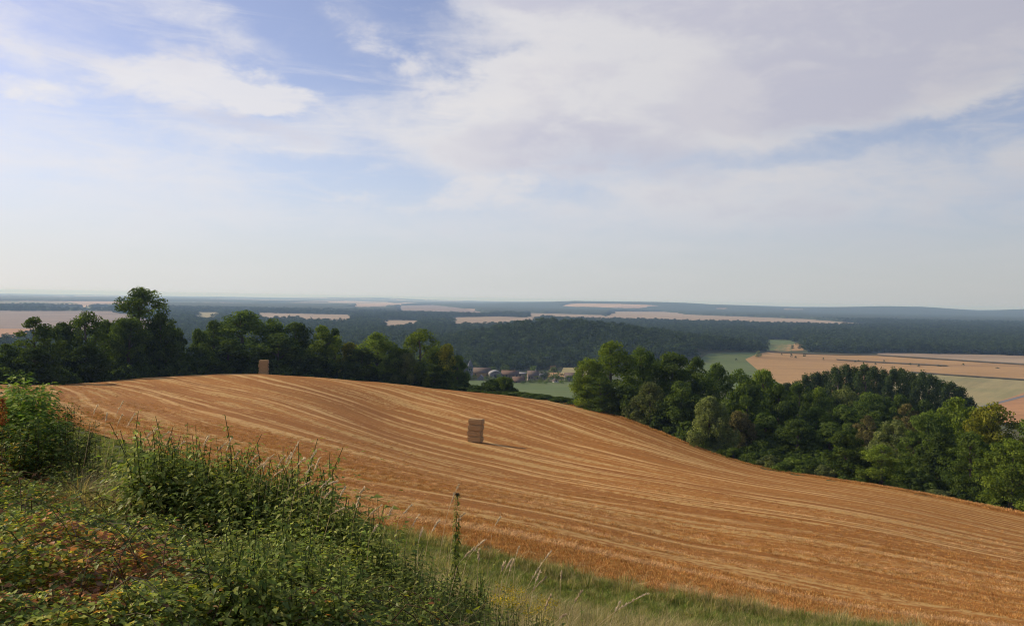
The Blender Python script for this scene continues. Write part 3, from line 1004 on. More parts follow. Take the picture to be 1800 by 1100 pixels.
def plant(kind, x, y, height, width, mat, label, group, cat='tree', sink=0.15):
    k = _count.get(kind, 0); _count[kind] = k + 1
    crown, trunk, h, w = PROTO[kind][k % len(PROTO[kind])]
    root = bpy.data.objects.new(NAMES[kind], None)
    root.empty_display_size = 0.5
    C.objects.link(root)
    root.location = (x, y, gz1(x, y) - sink)
    root.rotation_euler = (0, 0, (k * 2.399 + 0.7) % 6.283)
    root.scale = (width / w, width / w * random.uniform(0.9, 1.1), height / h)
    tag(root, label, cat, group)
    for nm, me, mt in (('crown', crown, mat), ('trunk', trunk, M_BARK)):
        o = obj(nm if not (kind == 'shrub' and nm == 'trunk') else 'stems', me, root)
        if nm == 'crown':
            o.material_slots[0].link = 'OBJECT'
            o.material_slots[0].material = mat
    return root


def tree(kind, u, vtop, y, wpx, mat, label, group, cat='tree'):
    x = ux(u, y)
    top = at(u, vtop, y)[2]
    h = top - gz1(x, y)
    return plant(kind, x, y, max(h, 0.8), wpx / FPX * y, mat, label, group, cat)


def fy(u, d):
    return float(edge_y(FAR, np.array([float(u)]))[0]) + d


G_L = 'trees along the far edge of the stubble field'
for (kind, u, vt, d, w, mat, label) in [
    ('dense', 12, 604, 14, 70, L_DARK, 'low dark bushy tree at the left end of the tree line'),
    ('airy', 62, 556, 10, 92, L_MID, 'dark tree with ragged open twigs on top, second from the left in the line'),
    ('dense', 108, 567, 16, 74, L_DARK, 'dark rounded tree between the ragged tree and the pointed one'),
    ('broad', 152, 545, 11, 92, L_MID, 'peaked green tree on the left of the tallest tree'),
    ('dense', 190, 563, 17, 66, L_DARK, 'dark tree filling the dip just left of the tallest tree'),
    ('tall', 248, 503, 14, 128, L_MID, 'tallest tree of the line with an open crown standing against the sky'),
    ('broad', 228, 556, 7, 84, L_DARK, 'dark leafy lower tree in front of the tallest tree'),
    ('dense', 282, 552, 9, 84, L_DARK, 'dark tree under the right shoulder of the tallest tree'),
    ('dense', 312, 578, 16, 50, L_DARK, 'small dark tree left of the notch in the tree line'),
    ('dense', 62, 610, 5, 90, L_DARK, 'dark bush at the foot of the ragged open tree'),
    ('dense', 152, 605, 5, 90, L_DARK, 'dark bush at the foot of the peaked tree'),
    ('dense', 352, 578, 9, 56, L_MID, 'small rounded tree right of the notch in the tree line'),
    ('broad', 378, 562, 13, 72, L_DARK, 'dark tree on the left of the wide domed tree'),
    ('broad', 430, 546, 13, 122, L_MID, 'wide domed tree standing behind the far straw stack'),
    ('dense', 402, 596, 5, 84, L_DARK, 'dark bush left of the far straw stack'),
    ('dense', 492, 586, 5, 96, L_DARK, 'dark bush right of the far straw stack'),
    ('broad', 482, 558, 15, 76, L_MID, 'green tree at the right shoulder of the wide domed tree'),
    ('broad', 522, 564, 12, 70, L_DARK, 'dark tree left of the sunlit yellow-green tree'),
    ('broad', 566, 571, 8, 76, L_BRIGHT, 'rounded yellow-green sunlit tree in the middle of the tree line'),
    ('cone', 590, 576, 15, 46, L_DARK, 'narrow dark pointed tree behind the yellow-green one'),
    ('dense', 618, 601, 9, 60, L_YELLOW, 'small yellowing tree right of the narrow dark tree'),
    ('broad', 664, 584, 8, 92, L_BRIGHT, 'broad fresh green tree with a sunlit flat top'),
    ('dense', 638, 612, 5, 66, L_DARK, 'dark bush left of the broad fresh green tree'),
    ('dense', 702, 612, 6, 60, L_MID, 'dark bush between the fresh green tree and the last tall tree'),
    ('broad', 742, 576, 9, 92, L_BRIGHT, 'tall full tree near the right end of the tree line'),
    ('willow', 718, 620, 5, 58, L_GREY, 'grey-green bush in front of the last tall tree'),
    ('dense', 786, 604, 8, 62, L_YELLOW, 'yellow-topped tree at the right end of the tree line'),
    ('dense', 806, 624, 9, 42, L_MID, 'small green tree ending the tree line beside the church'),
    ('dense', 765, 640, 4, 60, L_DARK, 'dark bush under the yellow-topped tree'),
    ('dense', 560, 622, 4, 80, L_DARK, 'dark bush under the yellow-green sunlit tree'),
]:
    tree(kind, u, vt, fy(u, d), w, mat, label, G_L)

G_C = 'bushes on the crest in front of the village'
for (u, vt, d, w, mat, label) in [
    (838, 676, 4, 34, L_DARK, 'small low bush on the crest below the church'),
    (868, 666, 5, 46, L_DARK, 'dark bush on the crest, left of the pair before the village'),
    (890, 662, 6, 42, L_MID, 'green bush on the crest, right of the pair before the village'),
    (812, 668, 5, 36, L_DARK, 'dark bush at the right foot of the tree line'),
]:
    tree('shrub', u, vt, fy(u, d), w, mat, label, G_C, 'shrub')

G_R = 'trees of the wood right of the stubble field'
for (kind, u, vt, y, w, mat, label) in [
    ('layered', 1078, 597, 165, 118, L_BRIGHT, 'tall spreading robinia at the left corner of the right-hand wood'),
    ('layered', 1036, 624, 160, 66, L_BRIGHT, 'lower robinia leaning out at the left end of the right-hand wood'),
    ('layered', 1060, 660, 157, 74, L_MID, 'bushy robinia low at the left end of the right-hand wood'),
    ('layered', 1128, 607, 172, 84, L_MID, 'robinia just right of the tall corner robinia'),
    ('broad', 1184, 617, 164, 100, L_MID, 'round-topped tree right of the two tall robinias'),
    ('broad', 1226, 626, 170, 74, L_MID, 'tree with a flat crown before the green crop field'),
    ('willow', 1148, 672, 149, 82, L_GREY, 'pale green bushy tree in front of the robinias'),
    ('dense', 1104, 676, 155, 80, L_DARK, 'dark bush under the tall corner robinia'),
    ('dense', 1200, 670, 146, 86, L_DARK, 'dark bush behind the pale willow'),
    ('broad', 1262, 638, 176, 80, L_MID, 'tree below the green crop field'),
    ('broad', 1302, 646, 178, 80, L_MID, 'dull green tree left of the light-topped one'),
    ('broad', 1344, 646, 172, 66, L_BRIGHT, 'light-topped tree against the wheat field'),
    ('willow', 1252, 697, 133, 86, L_GREY, 'pale round willow at the edge of the stubble'),
    ('dense', 1318, 668, 150, 98, L_MID, 'broad dull tree behind the pale round willow'),
    ('dense', 1306, 722, 139, 62, L_DRY, 'small brownish tree right of the pale round willow'),
    ('dense', 1372, 676, 160, 80, L_DARK, 'dark tree under the light-topped tree'),
    ('dense', 1352, 726, 140, 90, L_DARK, 'dark bush in the shaded hollow of the wood'),
    ('dense', 1408, 736, 134, 92, L_DARK, 'dark bush left of the round hazel'),
    ('broad', 1408, 672, 185, 70, L_MID, 'tree at the left foot of the poplar stand'),
    ('broad', 1446, 680, 186, 72, L_BRIGHT, 'light green tree in front of the poplar stand'),
    ('broad', 1490, 676, 186, 76, L_GREY, 'grey-green tree in front of the middle poplars'),
    ('broad', 1536, 688, 180, 76, L_MID, 'rounded tree in front of the right poplars'),
    ('broad', 1584, 692, 178, 76, L_MID, 'rounded tree second before the right poplars'),
    ('broad', 1628, 702, 176, 70, L_DARK, 'dark tree below the end of the poplar stand'),
    ('dense', 1440, 716, 158, 86, L_MID, 'rounded tree in the middle of the wood, left one'),
    ('dense', 1492, 712, 156, 86, L_MID, 'rounded tree in the middle of the wood, centre one'),
    ('dense', 1544, 722, 150, 84, L_DARK, 'dark rounded tree in the middle of the wood'),
    ('airy', 1530, 728, 136, 62, L_DRY, 'thin half-dry tree in the middle of the wood'),
    ('airy', 1600, 708, 140, 66, L_DRY, 'thin olive-brown tree left of the big front robinias'),
    ('dense', 1466, 742, 138, 84, L_DARK, 'dark bush behind the round hazel'),
    ('dense', 1492, 757, 115, 84, L_MID, 'round hazel bush at the edge of the stubble'),
    ('layered', 1556, 778, 111, 80, L_BRIGHT, 'fresh green tree right of the round hazel'),
    ('dense', 1576, 738, 124, 84, L_GREY, 'grey-green tree behind the fresh green tree'),
    ('layered', 1640, 714, 120, 92, L_MID, 'robinia left in the front group on the right'),
    ('layered', 1690, 696, 124, 100, L_BRIGHT, 'tall robinia in the middle of the front group'),
    ('layered', 1752, 704, 117, 112, L_YELLOW, 'yellow-topped robinia in the front group'),
    ('dense', 1660, 760, 112, 90, L_DARK, 'dark bush under the front group of robinias'),
    ('layered', 1716, 756, 104, 90, L_MID, 'low robinia at the edge of the stubble near the frame'),
    ('layered', 1786, 764, 99, 104, L_BRIGHT, 'large robinia cut by the right edge of the picture'),
    ('layered', 1840, 720, 104, 110, L_MID, 'robinia half hidden at the right edge of the picture'),
]:
    tree(kind, u, vt, y, w, mat, label, G_R)

ords = ['first', 'second', 'third', 'fourth', 'fifth', 'sixth', 'seventh', 'eighth', 'ninth', 'tenth', 'eleventh', 'twelfth', 'thirteenth', 'fourteenth', 'fifteenth', 'sixteenth', 'seventeenth', 'eighteenth', 'nineteenth', 'twentieth']
POP = [(u_, float(np.interp(u_, [1385, 1415, 1445, 1480, 1520, 1560, 1600, 1640, 1670, 1695, 1712], [672, 660, 648, 640, 639, 643, 648, 655, 666, 680, 696])) + [0, 3, -1, 2, 4, 1][k_ % 6]) for k_, u_ in enumerate(range(1386, 1714, 17))]
for k, (u, vt) in enumerate(POP):
    tree('upright', u, vt, 232 + 9 * math.sin(k * 2.1), 46, L_BLUE, 'dark upright poplar, %s from the left along the back of the wood' % ords[k], 'poplars at the back of the wood')

G_E = 'low shrubs along the right edge of the stubble'
for k, (u, vt, w) in enumerate([(1268, 780, 40), (1296, 786, 44), (1330, 794, 48), (1364, 800, 52), (1398, 804, 56), (1432, 812, 44), (1458, 816, 40), (1520, 834, 40), (1616, 848, 46), (1656, 858, 44)]):
    tree('shrub', u, vt, fy(u, 3.0), w, [L_GREY, L_MID, L_DARK][k % 3], 'low shrub at the edge of the stubble before the wood, %s from the left' % ords[k], G_E, 'shrub')

# small trees and shrubs standing in the wheat fields on the plain
G_W = 'lone shrubs in the wheat fields'
for k, (u, vb, hpx, wpx, y) in enumerate([(1333, 628, 13, 13, 0), (1391, 628, 7, 5, 0), (1399, 630, 5, 5, 0), (1414, 627, 7, 6, 0), (1374, 624, 4, 4, 0), (1447, 633, 5, 4, 0), (1503, 637, 4, 4, 0), (1509, 636, 4, 4, 0), (1539, 641, 5, 4, 0),
                                          (1554, 637, 5, 5, 0), (1600, 642, 5, 5, 0), (1615, 645, 6, 5, 0), (1650, 644, 3, 8, 0), (1693, 643, 5, 5, 0), (1753, 648, 3, 7, 0), (1393, 613, 7, 6, 0), (1405, 613, 6, 6, 0), (1294, 634, 5, 4, 0)]):
    p = pix_ground(u, vb)
    yy = p[1]
    plant('far', p[0], yy, hpx / FPX * yy, wpx / FPX * yy, L_GREY if k == 0 else L_FOREST,
          'pale round tree at the corner of the wooded hill' if k == 0 else 'tiny lone shrub in the wheat fields, %s from the left in the picture' % ords[[0, 3, 5, 7, 2, 8, 9, 10, 11, 12, 13, 14, 15, 16, 17, 4, 6, 1][k]], G_W, 'shrub' if k else 'tree')

# undergrowth that closes the foot of the tree lines
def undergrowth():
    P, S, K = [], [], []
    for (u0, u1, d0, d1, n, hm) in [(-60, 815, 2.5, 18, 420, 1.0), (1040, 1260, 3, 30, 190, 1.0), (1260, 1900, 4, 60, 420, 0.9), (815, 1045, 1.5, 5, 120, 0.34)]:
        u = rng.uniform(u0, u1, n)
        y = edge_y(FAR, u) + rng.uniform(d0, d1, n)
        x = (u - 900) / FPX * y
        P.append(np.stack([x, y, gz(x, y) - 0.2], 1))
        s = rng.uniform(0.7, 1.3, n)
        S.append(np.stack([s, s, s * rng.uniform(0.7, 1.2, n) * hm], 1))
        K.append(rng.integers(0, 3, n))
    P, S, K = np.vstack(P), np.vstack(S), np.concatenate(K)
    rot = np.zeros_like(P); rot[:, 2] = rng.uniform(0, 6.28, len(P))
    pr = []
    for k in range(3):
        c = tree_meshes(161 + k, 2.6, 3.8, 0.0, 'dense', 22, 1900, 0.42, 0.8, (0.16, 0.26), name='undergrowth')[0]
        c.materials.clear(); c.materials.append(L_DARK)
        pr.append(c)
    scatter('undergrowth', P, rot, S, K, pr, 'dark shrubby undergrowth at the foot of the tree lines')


undergrowth()

# ------------------------------------------------------------------ village
def plain_mat(name, a, b, scale=0.8, rough=0.85):
    def build(t):
        n = t.noise(geo(t), scale, 5, 0.65)
        return t.mix(t.step(n, 0.3, 0.7), a, b), n, 0.3, 0.05
    return surface(name, build, rough)


W_STONE = plain_mat('limestone_wall', (0.21, 0.165, 0.12), (0.28, 0.225, 0.165))
W_TAN = plain_mat('ochre_render', (0.32, 0.21, 0.10), (0.38, 0.26, 0.13))
W_WHITE = plain_mat('white_render', (0.52, 0.48, 0.42), (0.60, 0.56, 0.50))
W_PINK = plain_mat('pink_render', (0.20, 0.125, 0.105), (0.25, 0.16, 0.13))
W_GREY = plain_mat('grey_stone', (0.20, 0.19, 0.19), (0.30, 0.29, 0.28))
R_RED = plain_mat('red_tile_roof', (0.105, 0.068, 0.05), (0.14, 0.09, 0.068))
R_BROWN = plain_mat('brown_tile_roof', (0.10, 0.078, 0.064), (0.15, 0.115, 0.095))
R_SLATE = plain_mat('slate_roof', (0.09, 0.095, 0.11), (0.15, 0.155, 0.17))
R_PALE = plain_mat('pale_sheet_roof', (0.20, 0.20, 0.21), (0.27, 0.27, 0.275))
M_DARK = plain_mat('dark_opening', (0.02, 0.02, 0.022), (0.035, 0.035, 0.04))
M_WOOD = plain_mat('weathered_wood', (0.11, 0.075, 0.05), (0.17, 0.12, 0.08))


def box_mesh(name, x0, x1, y0, y1, z0, z1, mat):
    v = [(x, y, z) for x in (x0, x1) for y in (y0, y1) for z in (z0, z1)]
    f = [(0, 1, 3, 2), (4, 6, 7, 5), (0, 4, 5, 1), (2, 3, 7, 6), (0, 2, 6, 4), (1, 5, 7, 3)]
    return mesh_np(name, v, f, mat)


def gable_mesh(name, l, w, z0, h, mat, over=0.35, thick=0.22):
    """two roof slabs with thickness, ridge along x"""
    hw = w / 2 + over; hl = l / 2 + over
    zo = z0 - over * h / (w / 2)
    v, f = [], []
    for s in (-1, 1):
        b = len(v)
        for x in (-hl, hl):
            for (y, z) in ((0, z0 + h + 0.02), (s * hw, zo), (s * hw, zo - thick), (0, z0 + h - thick)):
                v.append((x, y, z))
        f += [(b, b + 4, b + 5, b + 1), (b + 1, b + 5, b + 6, b + 2), (b + 2, b + 6, b + 7, b + 3), (b, b + 1, b + 2, b + 3), (b + 4, b + 7, b + 6, b + 5), (b, b + 3, b + 7, b + 4)]
    return mesh_np(name, v, f, mat)


def walls_mesh(name, l, w, h, rh, mat):
    """box with gable ends, ridge along x, reaching below the ground"""
    a, b = l / 2, w / 2
    v = []
    for x in (-a, a):
        v += [(x, -b, -1.5), (x, b, -1.5), (x, b, h), (x, 0, h + rh - 0.25), (x, -b, h)]
    f5 = [(0, 1, 2, 3, 4), (5, 9, 8, 7, 6)]
    f4 = [(0, 4, 9, 5), (1, 6, 7, 2), (4, 3, 8, 9), (3, 2, 7, 8), (0, 5, 6, 1)]
    me = bpy.data.meshes.new(name)
    me.from_pydata(v, [], f5 + f4)
    me.materials.append(mat)
    return me


def house(name, u, y, l, w, h, rh, rot, wall, roof, label, cat='house', windows=3, door=True, chimney=True, gable_window=False):
    x = ux(u, y)
    root = bpy.data.objects.new(name, None); C.objects.link(root)
    root.location = (x, y, gz1(x, y)); root.rotation_euler = (0, 0, R(rot))
    tag(root, label, cat, 'buildings of the village')
    obj('wall', walls_mesh('wall', l, w, h, rh, wall), root)
    rf = obj('roof', gable_mesh('roof', l, w, h, rh, roof), root)
    if chimney:
        obj('chimney', box_mesh('chimney', -0.35, 0.35, -0.3, 0.3, 0, 1.6, W_STONE), rf, loc=(l * 0.28, 0.5, h + rh - 0.7))
    for s in (-1,):
        for k in range(windows):
            px = -l / 2 + (k + 0.5) * l / windows
            if door and k == windows // 2:
                dr = obj('door', box_mesh('door', -0.55, 0.55, -0.04, 0.04, 0, 2.1, M_WOOD), root, loc=(px, -w / 2 - 0.03, 0.0))
                continue
            obj('window', box_mesh('window', -0.5, 0.5, -0.04, 0.04, 0, 1.3, M_DARK), root, loc=(px, -w / 2 - 0.03, h * 0.42))
    if gable_window:
        obj('window', box_mesh('window', -0.04, 0.04, -0.45, 0.45, 0, 1.1, M_DARK), root, loc=(-l / 2 - 0.03, 0, h * 0.95))
    return root


house('stone_barn', 849, 700, 15.5, 8, 4.6, 3.8, -4, W_TAN, R_BROWN, 'long ochre barn with brown roof right of the church', 'barn', 3, True, False)
house('garden_shed', 848, 655, 4.6, 4, 2.4, 2.2, 80, W_GREY, R_SLATE, 'small blue-grey shed in front of the ochre barn', 'shed', 0, False, False)
house('red_roofed_house', 899, 702, 14.5, 8, 3.2, 3.2, -3, W_STONE, R_RED, 'long low house with red tile roof in the middle of the village', 'house', 5)
house('pale_roofed_shed', 922, 712, 10, 6, 3.4, 0.9, -4, W_STONE, R_PALE, 'low shed with pale sheet roof right of the red roof', 'shed', 2, False, False)
house('stone_house', 939, 668, 9, 7.5, 5.0, 3.4, 6, W_STONE, R_BROWN, 'two-storey stone house with brown roof and chimney', 'house', 4)
house('pink_house', 914, 628, 9.0, 7, 2.8, 3.2, -8, W_PINK, R_RED, 'pink rendered house closest to the green field', 'house', 4)
house('white_gabled_house', 979, 628, 8, 3.4, 2.6, 1.7, 97, W_WHITE, R_BROWN, 'tiny white gabled house at the edge of the green field', 'house', 2, False, False, True)
house('brown_farmhouse', 1008, 668, 12, 7, 3.4, 3.4, 3, W_GREY, R_BROWN, 'grey farmhouse with brown roof at the right end of the village', 'house', 4)
house('grey_cottage', 955, 690, 8, 6, 3.0, 2.8, -12, W_GREY, R_SLATE, 'grey cottage with slate roof behind the two-storey house', 'house', 3)


def arch_barn(u, y):
    x = ux(u, y)
    root = bpy.data.objects.new('round_roofed_barn', None); C.objects.link(root)
    root.location = (x, y, gz1(x, y)); root.rotation_euler = (0, 0, R(8))
    tag(root, 'open barn with rounded metal roof behind the crest bushes', 'barn', 'buildings of the village')
    w, l, h, rise = 10.5, 14.0, 4.2, 2.4
    n = 12
    v, q = [], []
    for yy in (-l / 2, l / 2):
        for k in range(n + 1):
            a = -1 + 2 * k / n
            v.append((a * (w / 2 + 0.3), yy, h + rise * (1 - a * a)))
        for k in range(n + 1):
            a = -1 + 2 * k / n
            v.append((a * (w / 2 + 0.3), yy, h + rise * (1 - a * a) - 0.35))
    m = n + 1
    for k in range(n):
        q += [(k, k + 1, 2 * m + k + 1, 2 * m + k), (m + k, 3 * m + k, 3 * m + k + 1, m + k + 1), (k, m + k, m + k + 1, k + 1), (2 * m + k, 2 * m + k + 1, 3 * m + k + 1, 3 * m + k)]
    q += [(0, 2 * m, 3 * m, m), (n, m + n, 3 * m + n, 2 * m + n)]
    obj('roof', mesh_np('roof', v, q, R_PALE), root)
    v = [(-w / 2, 0, -1), (w / 2, 0, -1)] + [((1 - 2 * k / n) * w / 2, 0, h + rise * (1 - (1 - 2 * k / n) ** 2) - 0.4) for k in range(n + 1)]
    me = bpy.data.meshes.new('gable_wall'); me.from_pydata(v + [(a, b + 0.25, c) for a, b, c in v], [], [tuple(range(len(v))), tuple(len(v) + k for k in reversed(range(len(v))))]); me.materials.append(W_GREY)
    obj('gable_wall', me, root, loc=(0, -l / 2 + 1.0, 0))
    for s in (-1, 1):
        obj('side_wall', box_mesh('side_wall', -0.12, 0.12, -l / 2 + 0.5, l / 2 - 0.5, -1, h - 0.1, W_GREY), root, loc=(s * (w / 2 - 0.15), 0, 0))
    obj('door', box_mesh('door', -2.0, 2.0, -0.05, 0.05, -0.2, 3.8, M_DARK), root, loc=(0.4, -l / 2 + 0.94, 0))


arch_barn(873, 690)


def church(u, y):
    x = ux(u, y)
    root = bpy.data.objects.new('village_church', None); C.objects.link(root)
    root.location = (x, y, gz1(x, y)); root.rotation_euler = (0, 0, R(12))
    tag(root, 'grey stone village church with pointed tower behind the end of the tree line', 'church', 'buildings of the village')
    obj('nave_wall', walls_mesh('nave', 11, 7, 5.5, 4.0, W_GREY), root, loc=(-6.5, 0, 0))
    obj('nave_roof', gable_mesh('nave_roof', 11, 7, 5.5, 4.0, R_SLATE), root, loc=(-6.5, 0, 0))
    tw = obj('tower', box_mesh('tower', -2.1, 2.1, -2.1, 2.1, -1.5, 9.5, W_GREY), root, loc=(1.3, 0, 0))
    v = [(-2.4, -2.4, 9.4), (2.4, -2.4, 9.4), (2.4, 2.4, 9.4), (-2.4, 2.4, 9.4), (0, 0, 16.5)]
    me = bpy.data.meshes.new('spire'); me.from_pydata(v, [], [(0, 1, 4), (1, 2, 4), (2, 3, 4), (3, 0, 4), (3, 2, 1, 0)]); me.materials.append(R_SLATE)
    obj('spire', me, root, loc=(1.3, 0, 0))
    for s in (-0.9, 0.9):
        obj('belfry_opening', box_mesh('belfry_opening', -0.4, 0.4, -0.05, 0.05, 0, 1.9, M_DARK), tw, loc=(s, -2.13, 6.6))
    for k in range(3):
        obj('window', box_mesh('window', -0.4, 0.4, -0.05, 0.05, 0, 2.4, M_DARK), root, loc=(-9.8 + 3.2 * k, -3.53, 1.8))


church(826, 676)
G_V = 'trees in the village'
vt = [(820, 660, 28, 30), (836, 664, 9, 12), (856, 640, 10, 14), (880, 664, 12, 16), (896, 640, 10, 15), (908, 660, 8, 12), (926, 640, 12, 16), (930, 690, 10, 14), (948, 640, 13, 20), (960, 668, 19, 18), (968, 630, 11, 15), (975, 690, 22, 20),
      (984, 655, 17, 20), (992, 640, 12, 16), (1004, 636, 14, 20), (1016, 645, 15, 18), (1028, 636, 14, 18), (890, 730, 20, 24), (868, 735, 16, 24), (940, 730, 20, 20), (838, 740, 22, 24), (1040, 650, 16, 20), (862, 655, 11, 14), (902, 618, 9, 14), (922, 612, 9, 16), (938, 625, 10, 16), (952, 615, 9, 16), (962, 612, 8, 14), (888, 622, 9, 14), (870, 640, 10, 14), (1022, 618, 11, 18), (990, 615, 9, 15)]
vt.sort()
ords2 = ords + ['twenty-first', 'twenty-second', 'twenty-third', 'twenty-fourth'] + ['twenty-' + w_ for w_ in ('fifth', 'sixth', 'seventh', 'eighth', 'ninth')] + ['thirtieth', 'thirty-first', 'thirty-second', 'thirty-third']
for k, (u, y, hpx, wpx) in enumerate(vt):
    plant('far', ux(u, y), y, hpx / FPX * y, wpx / FPX * y, [L_DARK, L_MID, L_GREY, L_MID][k % 4], 'small round tree among the village houses, %s from the left' % ords2[k], G_V)

# ------------------------------------------------------------------ straw bale stacks
def straw_col(t):
    p = t.n('ShaderNodeTexCoord').outputs['Object']
    n = t.noise(t.vmath('MULTIPLY', p, (3.0, 3.0, 14.0)), 2.0, 6, 0.7)
    b = t.noise(p, 1.3, 3)
    col = t.mix(t.step(n, 0.3, 0.7), (0.30, 0.18, 0.075), (0.60, 0.40, 0.19))
    return t.mix(t.step(b, 0.4, 0.7, 0.0, 0.5), col, (0.40, 0.25, 0.11)), n, 0.8, 0.06


M_STRAW = surface('pressed_straw', straw_col)


def bale_mesh(seed, L=2.05, W=1.25, H=0.8):
    g = np.random.default_rng(seed)
    bm = bmesh.new()
    bmesh.ops.create_cube(bm, size=1.0)
    bmesh.ops.scale(bm, vec=(L, W, H), verts=bm.verts)
    bmesh.ops.bevel(bm, geom=bm.edges[:], offset=0.11, segments=2, affect='EDGES')
    bmesh.ops.subdivide_edges(bm, edges=[e for e in bm.edges if e.calc_length() > 0.3], cuts=7, use_grid_fill=True)
    for v in bm.verts:
        tw = math.cos(v.co.x * 2 * math.pi / 0.48)
        k = 1 - 0.012 * (tw > 0.6)
        v.co.y *= k; v.co.z *= k
        v.co += Vector(g.normal(0, 0.012, 3))
    me = bpy.data.meshes.new('straw_bale'); bm.to_mesh(me); bm.free()
    me.materials.append(M_STRAW)
    return me


lvl = ['lowest', 'second lowest', 'second highest', 'topmost']
BALES = [bale_mesh(k) for k in range(4)]


def stack(u, v, y, rot, offs, where, n=4):
    x = ux(u, y); z = gz1(x, y) + 0.02
    for k in range(n):
        o = obj('straw_bale', BALES[k % 4], label='%s bale of the straw stack %s' % (lvl[k], where), cat='straw bale', group='straw bales stacked ' + where)
        o.location = (x + offs[k][0], y + offs[k][1], z + 0.40 + 0.805 * k)
        o.rotation_euler = (0, 0, R(rot + offs[k][2]))


stack(840, 777, 112, -18, [(0, 0, 0), (-0.06, 0.04, 1.5), (0.04, -0.03, -1), (0.10, 0.02, 2)], 'in the middle of the stubble field')
stack(465, 661, 179, 6, [(0, 0, 0), (0.05, 0.02, 1), (-0.04, 0, -1), (0.06, 0.03, 2)], 'before the dark tree line')

# ------------------------------------------------------------------ near bank: brambles, nettles, grasses
def lcol_mat(name, trans=0.36, gloss=0.018, rough=0.45):
    m, t = material(name)
    c = attr(t, 'lcol', 'Vector')
    rnd = t.n('ShaderNodeObjectInfo').outputs['Random']
    k = t.math('ADD', 0.6, t.math('MULTIPLY', rnd, 0.8))
    col = t.mix(1.0, c, t.comb(k, k, k), 'MULTIPLY')
    d = t.n('ShaderNodeBsdfDiffuse'); t.put(d.inputs[0], col)
    tr = t.n('ShaderNodeBsdfTranslucent'); t.put(tr.inputs[0], t.mix(1.0, col, (1.2, 1.25, 0.6), 'MULTIPLY'))
    mx = t.n('ShaderNodeMixShader'); mx.inputs[0].default_value = trans
    t.t.links.new(d.outputs[0], mx.inputs[1]); t.t.links.new(tr.outputs[0], mx.inputs[2])
    g = t.n('ShaderNodeBsdfGlossy'); g.inputs['Roughness'].default_value = rough
    mg = t.n('ShaderNodeMixShader'); mg.inputs[0].default_value = gloss
    t.t.links.new(mx.outputs[0], mg.inputs[1]); t.t.links.new(g.outputs[0], mg.inputs[2])
    out = t.n('ShaderNodeOutputMaterial')
    t.t.links.new(mg.outputs[0], out.inputs[0])
    return m


M_LEAF = lcol_mat('weed_leaves')
M_BLADE = lcol_mat('grass_blades', 0.35, 0.01, 0.5)
M_STUB = lcol_mat('cut_stalks', 0.12, 0.0, 0.6)


def leaf5(base, direction, normal, length, width, fold=0.12, droop=0.15):
    """leaves with a midrib: base (n,3), direction and normal (n,3) -> verts (5n,3), tris"""
    n = len(base)
    d = unit(direction); nn = unit(normal - d * (normal * d).sum(1, keepdims=True))
    s = np.cross(d, nn)
    L = length[:, None]; W = width[:, None]
    tip = base + d * L - nn * L * droop
    mid = base + d * L * 0.45 - nn * L * fold * 0.4
    l = base + d * L * 0.38 + s * W * 0.5 + nn * L * fold * 0.5
    r = base + d * L * 0.38 - s * W * 0.5 + nn * L * fold * 0.5
    v = np.stack([base, r, tip, l, mid], 1).reshape(-1, 3)
    o = np.arange(n)[:, None] * 5
    f = np.concatenate([o + np.array([[0, 1, 4]]), o + np.array([[1, 2, 4]]), o + np.array([[2, 3, 4]]), o + np.array([[3, 0, 4]])], 0)
    return v, f


def mix_cols(g, n, cols, probs, jit=0.18):
    cols = np.array(cols)
    c = cols[g.choice(len(cols), n, p=np.array(probs) / sum(probs))]
    return c * g.uniform(1 - jit, 1 + jit, (n, 1)) * g.uniform(0.92, 1.08, (n, 3))


def near_z(x, y):
    return gz(x, y) + 0.05 * vnoise(x, y, 1.3, 5)


GREENS = [(0.119, 0.160, 0.033), (0.179, 0.220, 0.040), (0.250, 0.274, 0.054), (0.071, 0.101, 0.026)]
WARMS = [(0.375, 0.156, 0.056), (0.275, 0.125, 0.056), (0.450, 0.250, 0.062), (0.188, 0.106, 0.056)]
YELLOWS = [(0.432, 0.384, 0.054), (0.336, 0.336, 0.048), (0.504, 0.336, 0.048)]


def mound(x, y):
    u = 900 + x / y * FPX
    side = smooth01((1000 - u) / 350)
    return side * (0.16 + 0.16 * (vnoise(x, y, 1.4, 41) + 0.6) + 0.10 * vnoise(x, y, 0.42, 42))


